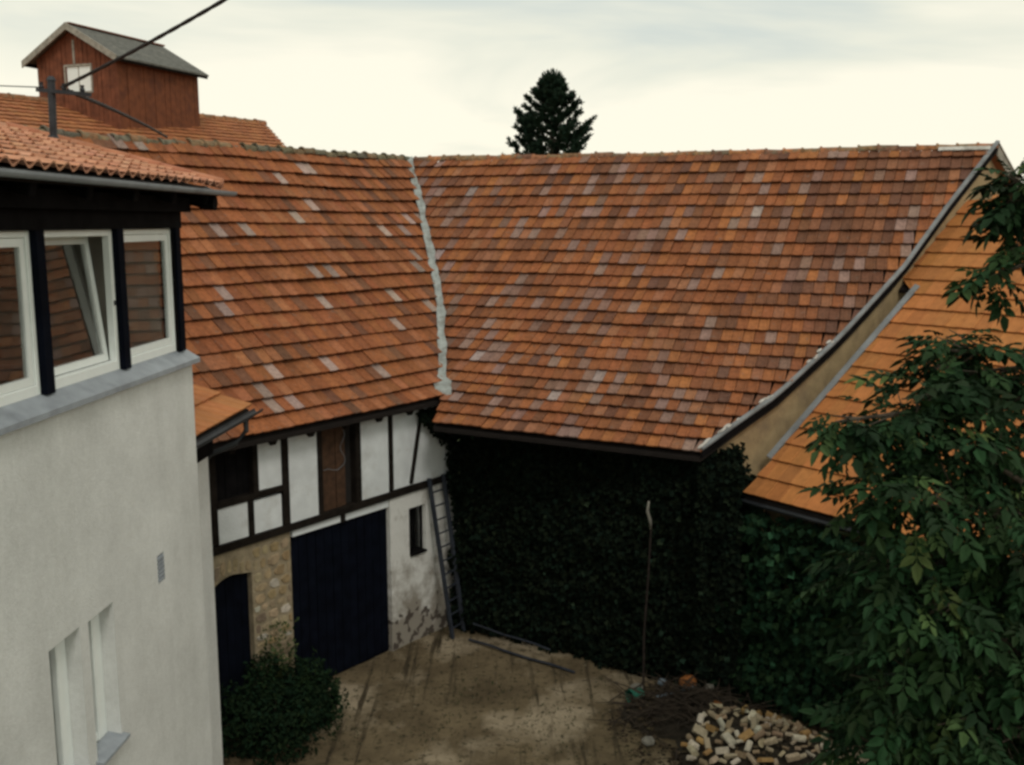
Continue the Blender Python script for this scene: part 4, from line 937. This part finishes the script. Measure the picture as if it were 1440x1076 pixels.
# long poles lying along the foot of the ivy
for k, (a, b_, r, lab) in enumerate((((-0.78, 17.05, 0.05), (1.05, 15.72, 0.05), 0.022, 'long grey pole lying on the ground nearest the courtyard along the ivy foot'), ((-0.70, 17.15, 0.30), (0.66, 16.25, 0.22), 0.018, 'grey pole lying raised against the foot of the ivy'))):
    g = MB(); a, b_ = V(a), V(b_); g.tube([lerp(a, b_, i / 5) + Z * 0.012 * math.sin(i * 1.9 + k) for i in range(6)], r, 6)
    ob = g.build('lying_pole', M['ladder']); ob['label'] = lab; ob['category'] = 'pole'; ob['group'] = 'poles lying at the foot of the ivy'

# ------------------------------------------------------------------ bush in the corner by the house
def blob(mb, c, r, n, size, base, rnd, gap=0.0, up=0.2, nar=0.55, flat=0.9):
    for _ in range(n):
        d = rdir(rnd); rr = (0.45 + 0.55 * rnd.random() ** 0.5) * (0.82 + 0.36 * pnoise(d.x * 2.2 + c.x, d.y * 2.2 + c.y, d.z * 2.2)) 
        p = c + V((d.x * r, d.y * r, d.z * r * flat)) * rr
        if p.z < 0.02: continue
        n_ = (d + rdir(rnd) * 0.9 + Z * 0.3).normalized(); q = (d * 0.7 - Z * 0.5 + rdir(rnd) * 0.8); q = (q - n_ * q.dot(n_))
        if q.length < 0.05: continue
        q.normalize(); L = size * rnd.uniform(0.7, 1.3); leaf(mb, p, q, n_, L, L * nar, green(rnd, base))
bush = thing('bush', 'dark green bush at the foot of the house and the stone pier', 'bush', (-3.4, 13.8, 0))
g = MB()
for c, r, n in (((-3.6, 13.8, 0.38), 0.66, 1700), ((-3.0, 14.1, 0.36), 0.50, 1300), ((-3.95, 13.3, 0.45), 0.66, 1500), ((-3.3, 13.2, 0.3), 0.6, 1400), ((-3.25, 14.6, 0.4), 0.5, 1000), ((-3.75, 14.2, 0.85), 0.30, 260), ((-2.95, 13.4, 0.62), 0.36, 420)): blob(g, V(c), r, n, 0.085, BUSH, RV)
for _ in range(46):        # stray shoots
    x, y = RV.uniform(-4.1, -2.55), RV.uniform(13.2, 14.6); h_ = RV.uniform(0.55, 1.25) * (1 - 0.3 * abs(x + 3.5)); lean = V((RV.uniform(-0.35, 0.35), RV.uniform(-0.35, 0.35), 1))
    for q in range(26):
        t = RV.uniform(0.35, 1.0); n_ = rdir(RV, 0.3); d = (lean * 0.5 + rdir(RV)); d = d - n_ * d.dot(n_)
        if d.length > 0.1: leaf(g, V((x, y, 0)) + lean * (h_ * t), d.normalized(), n_, 0.085 * RV.uniform(0.6, 1.2), 0.035, green(RV, (0.013, 0.028, 0.012), 0.4))
g.build('foliage', M['dull_leaf'], bush, kind='stuff')
g = MB()
for k in range(9):
    a = RV.uniform(0, 6.28); g.tube([V((-3.45 + 0.05 * k - 0.2, 13.75, 0)), V((-3.45 + 0.5 * math.cos(a), 13.8 + 0.4 * math.sin(a), 0.6))], [0.018, 0.008], 5)
g.build('stem', M['bark'], bush)
weed = thing('weeds', 'green weeds climbing the stone pier between the side door and the big door', 'weeds', tuple(BW(-2.5, 0, 0.1)))
g = MB()
for _ in range(700):
    t = RV.gauss(-2.52, 0.17); z_ = abs(RV.gauss(0.0, 0.65)); n_ = (N1 + rdir(RV) * 0.7).normalized(); d = (Z * 0.6 + rdir(RV)); d = (d - n_ * d.dot(n_)).normalized()
    leaf(g, BW(min(max(t, -2.86), -2.15), min(z_, 1.35), RV.uniform(0.03, 0.14)), d, n_, 0.08 * RV.uniform(0.6, 1.2), 0.035, green(RV, (0.05, 0.075, 0.028)))
g.build('foliage', M['leaf_attr'], weed, kind='stuff')

# ------------------------------------------------------------------ conifer beyond the ridge
con = thing('conifer', 'dark conifer with up-curved branches rising alone beyond the ridge', 'tree', (1.75, 45, 0))
cr_ = random.Random(3); g = MB(); g.tube([V((1.75, 45, 0)), V((1.75, 45, 7)), V((1.76, 45, 13.4))], [0.24, 0.16, 0.03], 8); g.build('trunk', M['bark'], con)
prof = [(3.0, 2.6), (9.5, 2.45), (10.8, 2.25), (11.6, 2.0), (12.4, 1.5), (13.0, 0.95), (13.45, 0.55), (13.75, 0.25)]
gb = MB(); gn = MB(); CON = (0.018, 0.038, 0.024)
def spray(p0, p1, L, wid):
    d = (p1 - p0)
    for _ in range(int(95 * d.length) + 8):
        t = cr_.random(); p = lerp(p0, p1, t) ; dd = (d.normalized() * 0.8 + rdir(cr_) * 0.75 + Z * 0.25).normalized(); n_ = rdir(cr_, 0.3)
        n_ = (n_ - dd * n_.dot(dd))
        if n_.length < 0.1: continue
        leaf(gn, p, dd, n_.normalized(), L * cr_.uniform(0.6, 1.2) * (1.1 - 0.4 * t), wid, green(cr_, CON, 0.3))
zz = 4.0
while zz < 13.6:
    Rm = 0.9 * interp(prof, zz); nb = 7 if zz < 13 else 5; ph = cr_.uniform(0, 6.28)
    for k in range(nb):
        if cr_.random() < 0.27 and zz < 12.8: continue
        a = ph + 6.283 * k / nb + cr_.uniform(-0.35, 0.35); Rb = Rm * cr_.uniform(0.72, 1.06); o = V((math.cos(a), math.sin(a), 0))
        z0 = zz - 0.30 * Rb
        P_ = [V((1.75, 45, z0)) + o * (Rb * t) + Z * (Rb * (0.02 * t + 0.55 * t ** 2.4)) for t in (0, 0.35, 0.7, 1.0)]
        gb.tube(P_, [0.04, 0.03, 0.018, 0.008], 4, cap=False)
        for u, v_ in zip(P_[:-1], P_[1:]):
            if (u - P_[0]).length < 0.01: u = lerp(u, v_, 0.55)
            spray(u, v_, 0.30, 0.07)
        for t, sg in ((0.5, 1), (0.5, -1), (0.75, 1), (0.75, -1)):
            q = lerp(P_[1], P_[3], (t - 0.35) / 0.65); sd_ = V((-o.y, o.x, 0)) * sg; spray(q, q + (o * 0.8 + sd_ * 0.7 + Z * 0.55) * (0.26 * Rb), 0.24, 0.06)
    zz += 0.36 if zz < 12.6 else 0.22
for _ in range(900):
    d = rdir(cr_); p = V((1.75, 45, 13.45)) + V((d.x * 0.48, d.y * 0.48, d.z * 0.52)) * cr_.random() ** 0.4; n_ = rdir(cr_); dd = (d + Z * 0.6).normalized(); n_ = n_ - dd * n_.dot(dd)
    if n_.length > 0.1: leaf(gn, p, dd, n_.normalized(), 0.24, 0.06, green(cr_, CON, 0.3))
gb.build('branches', M['bark'], con, kind='stuff'); gn.build('needles', M['leaf_attr'], con, kind='stuff')

# low shrub tops just beyond the ridge, and a tree far off to the right
def broad_tree(name, label, base, blobs, trunk_r, n, size, col, rnd):
    t = thing(name, label, 'tree', base, 'distant treetops beyond the ridges'); b = V(base); top = V(blobs[0][0])
    g = MB(); g.tube([b, lerp(b, top, 0.5) + V((0.1, 0, 0)), top], [trunk_r, trunk_r * 0.7, trunk_r * 0.25], 7); g.build('trunk', M['bark'], t)
    g = MB()
    for c, r in blobs: blob(g, V(c), r, n, size, col, rnd)
    g.build('crown', M['leaf_attr'], t, kind='stuff')
broad_tree('distant_tree', 'small far treetop just showing at the right picture edge past the gable peak', (17.6, 33, 0), [((17.3, 33, 7.6), 1.5), ((18.4, 33.4, 7.2), 1.8), ((16.6, 33, 6.2), 1.6), ((19.5, 34, 6.6), 1.8)], 0.2, 1500, 0.28, (0.05, 0.075, 0.03), RV)
broad_tree('distant_tree', 'low rounded treetop barely rising above the ridge left of the conifer', (-0.1, 38, 0), [((0.0, 38, 9.25), 0.95), ((0.8, 38.2, 9.1), 0.8), ((-0.9, 38.1, 8.9), 0.8), ((0.1, 38, 8.0), 1.4)], 0.15, 900, 0.2, (0.05, 0.055, 0.026), RV)

# ------------------------------------------------------------------ walnut tree on the right
wal = thing('walnut_tree', 'leafy dark green walnut tree filling the right foreground before the orange roof', 'tree', (5.5, 8.4, 0))
LOBES = [(3.85, 8.6, 6.40, 0.26), (3.50, 8.4, 6.02, 0.28), (2.80, 8.2, 5.86, 0.15), (3.82, 8.6, 6.23, 0.34), (4.29, 8.8, 6.2, 0.44), (3.33, 8.3, 5.79, 0.36), (3.83, 8.4, 5.64, 0.51), (4.54, 8.8, 5.42, 0.57), (2.98, 8.2, 5.72, 0.28), (3.05, 8.1, 5.28, 0.26), (3.42, 8.0, 5.25, 0.46), (4.07, 8.2, 4.94, 0.56), (4.46, 8.3, 4.52, 0.47),
         (3.28, 8.3, 4.52, 0.5), (3.55, 8.0, 4.25, 0.57), (4.17, 8.0, 4.0, 0.57), (3.43, 8.2, 3.45, 0.56), (3.87, 7.9, 3.34, 0.56), (4.31, 7.8, 3.27, 0.5), (3.3, 8.4, 2.73, 0.42),
         (4.58, 9.25, 7.88, 0.16), (4.74, 9.3, 7.93, 0.20), (4.60, 9.2, 7.72, 0.14), (4.71, 9.3, 7.66, 0.28), (4.60, 9.2, 7.26, 0.22), (4.32, 9.0, 7.02, 0.16), (5.2, 9.2, 7.3, 0.3), (5.15, 9.0, 6.1, 0.36), (5.03, 8.8, 5.35, 0.57), (4.8, 8.2, 4.24, 0.64),
         (5.6, 8.8, 5.0, 0.9), (6.0, 8.6, 6.2, 0.75), (6.1, 8.9, 7.2, 0.7), (5.2, 8.2, 3.4, 0.7), (6.3, 8.6, 4.2, 0.9), (4.6, 8.5, 2.6, 0.7), (4.0, 8.6, 2.3, 0.6), (6.6, 8.8, 5.8, 0.9)]
tr = random.Random(12)
g = MB(); trunk_pts = [V((5.5, 8.4, -0.1)), V((5.45, 8.45, 1.6)), V((5.3, 8.5, 3.0)), V((5.25, 8.6, 4.4)), V((5.35, 8.8, 6.0)), V((5.3, 8.9, 7.2))]
g.tube(trunk_pts, [0.19, 0.16, 0.14, 0.11, 0.07, 0.03], 9); g.build('trunk', M['bark'], wal, smooth=True)
leaves = []
def compound(mb, M4, big=1.0, col=(0.05, 0.1, 0.05)):
    n = 3
    X = lambda x, y, z: M4 @ V((x, y, z))
    def lf(x, y, dx, dy, L, w, z=0.0):
        d = V((dx, dy, -0.25)).normalized(); s_ = V((-dy, dx, 0)).normalized(); b = V((x, y, z))
        pts = [b, b + d * L * 0.35 + s_ * w / 2 + V((0, 0, 0.012)), b + d * L * 0.7 + s_ * w * 0.36 - V((0, 0, 0.0)), b + d * L - V((0, 0, L * 0.12)), b + d * L * 0.7 - s_ * w * 0.36, b + d * L * 0.35 - s_ * w / 2 + V((0, 0, 0.012)), b + d * L * 0.5 - V((0, 0, 0.008))]
        mb.add([M4 @ p for p in pts], [(0, 1, 6), (1, 2, 6), (2, 3, 6), (3, 4, 6), (4, 5, 6), (5, 0, 6)], col)
    for k in range(n):
        x = 0.09 + k * 0.062; z = -0.10 * (x * 3) ** 2 * 0.5
        for sg in (-1, 1): lf(x, 0.004 * sg, 0.55, 0.85 * sg, 0.085 + 0.018 * k, 0.045 + 0.008 * k, z)
    lf(0.09 + n * 0.062 - 0.03, 0, 1, 0, 0.135, 0.066, -0.10 * (0.276 * 3) ** 2 * 0.5)
    mb.add([M4 @ V(p) for p in ((0, -0.003, 0), (0, 0.003, 0), (0.25, 0.002, -0.04), (0.25, -0.002, -0.04))], [(0, 1, 2, 3)], col)
for li, (x, y, z_, r) in enumerate(LOBES):
    if z_ > 6.6 and x < 5: r *= 0.9 if z_ > 7.5 else 0.6
    elif r < 0.7: r *= 0.95
    c = V((x, y, z_)); best = min(trunk_pts[1:], key=lambda p: (p - c).length + abs(p.z - (c.z - 0.7)) * 0.8)
    g = MB(); mid = lerp(best, c, 0.5) + Z * tr.uniform(0.0, 0.25) + V((tr.uniform(-0.1, 0.1), tr.uniform(-0.1, 0.1), 0))
    g.tube([best, mid, c, c + (c - mid).normalized() * r * 0.7], [0.045, 0.028, 0.014, 0.006], 6)
    for k in range(5):
        d = rdir(tr, 0.1); g.tube([lerp(mid, c, tr.uniform(0.5, 1.0)), c + d * r * 0.85], [0.010, 0.004], 4)
    g.build('limb', M['bark'], wal)
    n = int(18 + 350 * r * r) if r < 0.7 else int(150 * r * r) + 20
    for _ in range(n):
        d = rdir(tr); p = c + V((d.x, d.y, d.z)) * r * (tr.random() ** 0.45) * (0.8 + 0.35 * pnoise(d.x * 2 + li, d.y * 2, d.z * 2))
        o = (d + rdir(tr) * 0.6); o.z = o.z * 0.5 - tr.uniform(0.15, 0.65); o.normalize()
        up = (Z + rdir(tr) * 0.55 + d * 0.4); up = (up - o * up.dot(o)).normalized(); s_ = up.cross(o)
        k = tr.choice((tr.uniform(0.65, 0.95), tr.uniform(0.9, 1.45)))
        m = Matrix((o, s_, up)).transposed().to_4x4() @ Matrix.Diagonal((k, k, k, 1)); m.translation = p
        leaves.append((m, green(tr, WAL if tr.random() < 0.93 else (0.05, 0.085, 0.028), 0.45)))
def lkey(q):
    u, v, de = project(q[0].translation); return de if (0 < u < 1 and 0 < v < 1) else 1e3 + de
leaves.sort(key=lkey)
protos = []
for k in range(1):
    mb = MB(); compound(mb, Matrix.Identity(4), col=None); protos.append(mb.mesh('leaf', M['leaf_obj']))
for m, c in leaves[:300]:
    ob = bpy.data.objects.new('leaf', protos[0]); COL.objects.link(ob); ob.parent = wal
    mm = m.copy(); mm.translation = m.translation - wal.location; ob.matrix_local = mm; ob.color = (*c, 1)
mb = MB()
for m, c in leaves[300:]: compound(mb, m, col=c)
mb.build('leaf', M['leaf_attr'], wal, kind='stuff')

# ------------------------------------------------------------------ firewood heap, brushwood and odds and ends
def mound_z(x, y):
    a = ((x - 3.5) / 1.25) ** 2 + ((y - 13.05) / 1.15) ** 2; b_ = ((x - 2.75) / 1.1) ** 2 + ((y - 14.35) / 0.9) ** 2
    return max(0, 0.36 * (1 - a)) + max(0, 0.22 * (1 - b_))
g = MB(); g.sheet([[V((1.4 + 0.1 * i, 11.7 + 0.1 * j, mound_z(1.4 + 0.1 * i, 11.7 + 0.1 * j) - 0.03 + 0.05 * pnoise(i * 0.5, j * 0.5, 2) * (1 if mound_z(1.4 + 0.1 * i, 11.7 + 0.1 * j) > 0 else 0) - (0.08 if mound_z(1.4 + 0.1 * i, 11.7 + 0.1 * j) <= 0 else 0))) for j in range(38)] for i in range(36)])
g.build('rubble_mound', M['soil'], smooth=False, kind='structure')
lr = random.Random(9)
def log_mesh(kind):
    L = lr.uniform(0.24, 0.33); r = lr.uniform(0.06, 0.095); g = MB()
    if kind == 'round': n = 9; ring = [(math.cos(6.283 * k / n) * r * lr.uniform(0.9, 1.08), math.sin(6.283 * k / n) * r * lr.uniform(0.9, 1.08)) for k in range(n)]
    elif kind == 'half': ring = [(math.cos(math.pi * k / 6) * r * 1.25, math.sin(math.pi * k / 6) * r * 1.2 * lr.uniform(0.92, 1.05)) for k in range(7)]
    else: ring = [(0, 0)] + [(math.cos(0.2 + 1.2 * k / 4) * r * 1.9, math.sin(0.2 + 1.2 * k / 4) * r * 1.9 * lr.uniform(0.93, 1.05)) for k in range(5)]
    cx = sum(p[0] for p in ring) / len(ring); cy = sum(p[1] for p in ring) / len(ring); n = len(ring)
    v = [V((-L / 2, a - cx, b_ - cy)) for a, b_ in ring] + [V((L / 2, a - cx, b_ - cy)) for a, b_ in ring]
    g.add(v, [tuple(reversed(range(n))), tuple(range(n, 2 * n))] + [(k, (k + 1) % n, n + (k + 1) % n, n + k) for k in range(n)])
    return g.mesh('firewood_log', M['log_end'])
lm = [log_mesh(k) for k in ('round', 'half', 'round', 'wedge', 'half', 'round', 'wedge')]
GL = 'firewood logs thrown on the heap'
placed = []
for i in range(3000):
    if len(placed) >= 165: break
    a, rr = lr.uniform(0, 6.283), lr.random() ** 0.6 * 1.06; x, y = 3.52 + math.cos(a) * rr * 1.0, 13.05 + math.sin(a) * rr * 1.05
    if x < 2.75 and y > 13.5: continue
    lay = 0.0 if len(placed) < 150 else 0.085
    if any((x - q[0]) ** 2 + (y - q[1]) ** 2 < 0.0165 and abs(lay - q[2]) < 0.05 for q in placed): continue
    placed.append((x, y, lay))
    ob = bpy.data.objects.new('firewood_log', lr.choice(lm)); COL.objects.link(ob)
    ob.location = (x, y, mound_z(x, y) + 0.045 + lay * (0.6 + 0.4 * (1 - rr)))
    ob.rotation_euler = (lr.uniform(0, 6.28), lr.uniform(-0.6, 0.6), lr.uniform(0, 6.28))
    kind = lr.random()
    c = (0.40, 0.33, 0.23) if kind < 0.42 else (0.52, 0.47, 0.38) if kind < 0.6 else (0.27, 0.20, 0.13) if kind < 0.93 else (0.36, 0.22, 0.09)
    s_ = lr.choice((lr.uniform(0.28, 0.45), lr.uniform(0.42, 0.75))); ob.scale = (s_, s_, s_)
    ob.color = (*vary(c, lr, 0.15), 1); tone = 'tan' if kind < 0.42 else 'whitish' if kind < 0.6 else 'dark brown' if kind < 0.93 else 'orange brown'; ob['label'] = tone + ' firewood log lying in the heap beside the walnut tree'; ob['category'] = 'firewood'; ob['group'] = tone + ' ' + GL
brush = thing('brushwood_pile', 'dark pile of brushwood and twigs between the pole and the firewood', 'brushwood', (2.6, 14.3, 0))
g = MB()
for i in range(260):
    x, y = lr.gauss(2.6, 0.42), lr.gauss(14.3, 0.42); z_ = mound_z(x, y) + abs(lr.gauss(0.03, 0.07)); a = lr.uniform(0, 6.28); L = lr.uniform(0.2, 0.75)
    d = V((math.cos(a), math.sin(a), lr.uniform(-0.25, 0.35))) * L; g.tube([V((x, y, z_)), V((x, y, z_)) + d * 0.5 + Z * 0.02, V((x, y, z_)) + d], [0.012, 0.010, 0.004], 4)
g.build('twigs', M['stick'], brush, kind='stuff')
def lump(name, c, r, m, label, cat, sq=0.7, seed=1):
    q = random.Random(seed); g = MB(); rings = []
    for i in range(6):
        th = math.pi * i / 5
        rings.append([V(c) + V((math.sin(th) * math.cos(6.283 * k / 9) * r, math.sin(th) * math.sin(6.283 * k / 9) * r * 0.8, math.cos(th) * r * sq)) * q.uniform(0.86, 1.12) for k in range(9)])
    vs = [p for rr_ in rings for p in rr_]; g.add(vs, [(i * 9 + k, (i + 1) * 9 + k, (i + 1) * 9 + (k + 1) % 9, i * 9 + (k + 1) % 9) for i in range(5) for k in range(9)])
    ob = g.build(name, m); ob['label'] = label; ob['category'] = cat; ob['group'] = 'loose stones and lumps around the firewood heap'; return ob
lump('pale_stone', (2.02, 15.12, 0.07), 0.12, M['pale'], 'pale sandy stone at the foot of the thin pole', 'stone', 0.6, 2)
lump('pale_stone', (1.98, 13.45, 0.06), 0.10, M['pale'], 'single pale lump on bare earth left of the firewood heap', 'stone', 0.7, 3)
lump('pale_stone', (4.82, 14.65, 0.22), 0.13, M['mortar'], 'whitish stone alone in the dark right of the firewood heap', 'stone', 1.2, 4)
lump('clay_lump', (2.82, 14.95, 0.24), 0.15, M['orange_clay'], 'orange clay lump on the dark rubble behind the brushwood', 'rubble', 0.8, 5)
lump('clay_lump', (3.12, 14.2, 0.24), 0.09, M['orange_clay'], 'small orange brick piece beside the firewood top', 'rubble', 0.8, 6)
lump('blue_grey_lump', (2.42, 15.05, 0.2), 0.08, M['blue_grey'], 'small pale bluish lump left of the orange clay lump', 'rubble', 0.8, 8)
lump('pale_stone', (3.12, 14.75, 0.26), 0.07, M['pale'], 'small pale stone at the back of the rubble by the ivy', 'stone', 0.8, 11)
tub = thing('green_tub', 'small green plastic tub lying on its side by the pole foot', 'tub', (1.95, 14.75, 0.1))
g = MB(); c0, c1 = V((1.86, 14.70, 0.12)), V((2.05, 14.82, 0.13)); g.tube([c0, c1], [0.11, 0.085], 12, cap=False); g.tube([c1 - (c1 - c0) * 0.02, c1], [0.085, 0.083], 12); g.build('tub_wall', M['green_plastic'], tub)
g = MB(); g.tube([c0 - (c1 - c0) * 0.03, c0 + (c1 - c0) * 0.07], [0.12, 0.12], 12, cap=False); g.build('rim', M['green_plastic'], tub)
g = MB(); g.tube([V((2.25, 14.5, 0.22)), V((2.9, 14.75, 0.27))], 0.02, 6); ob = g.build('grey_stick', M['blue_grey']); ob['label'] = 'straight greyish stick lying across the brushwood'; ob['category'] = 'stick'

# weeds and pebbles on the ground
g = MB(); wr = random.Random(4)
for _ in range(2600):
    x, y = wr.uniform(-3.4, 3.4), wr.uniform(12.4, 17.6)
    if pnoise(x * 0.9 + 3, y * 0.9, 7) < 0.02 + 0.25 * wr.random(): continue
    p = V((x, y, 0.02)); a = wr.uniform(0, 6.28); d = V((math.cos(a), math.sin(a), 0.7)).normalized(); n_ = V((-math.cos(a) * 0.7, -math.sin(a) * 0.7, 1)); n_ = (n_ - d * n_.dot(d)).normalized()
    leaf(g, p, d, n_, wr.uniform(0.03, 0.08), 0.02, green(wr, (0.03, 0.034, 0.014)))
g.build('ground_weeds', M['leaf_attr'], kind='stuff')
g = MB()
for _ in range(500):
    x, y = wr.uniform(-3.4, 3.6), wr.uniform(12.2, 17.4); r = wr.uniform(0.006, 0.022); p = V((x, y, 0.01 + 0.035 * pnoise(x * 0.7, y * 0.7, 3)))
    c = vary(wr.choice([(0.13, 0.10, 0.07), (0.17, 0.14, 0.10), (0.08, 0.06, 0.04)]), wr)
    vs = [p + V((math.cos(k * 1.257) * r, math.sin(k * 1.257) * r, 0)) for k in range(5)] + [p + Z * r * 0.8]
    g.add(vs, [(k, (k + 1) % 5, 5) for k in range(5)], c)
for _ in range(1500):
    a, q = wr.uniform(0, 6.283), wr.uniform(0.75, 1.45); x, y = 2.95 + math.cos(a) * q * 1.05, 13.9 + math.sin(a) * q * 1.15
    if y < 12.2 or x < 1.3: continue
    r = wr.uniform(0.012, 0.05) * (1.5 - q * 0.6); p = V((x, y, max(0.0, mound_z(x, y)) + 0.005)); c = vary(wr.choice([(0.035, 0.027, 0.019), (0.06, 0.045, 0.03), (0.025, 0.02, 0.015), (0.09, 0.07, 0.045)]), wr)
    vs = [p + V((math.cos(k * 1.257) * r * wr.uniform(0.7, 1.2), math.sin(k * 1.257) * r * wr.uniform(0.7, 1.2), 0)) for k in range(5)] + [p + Z * r * 0.7]
    g.add(vs, [(k, (k + 1) % 5, 5) for k in range(5)], c)
g.build('gravel', M['dull_leaf'], kind='stuff')
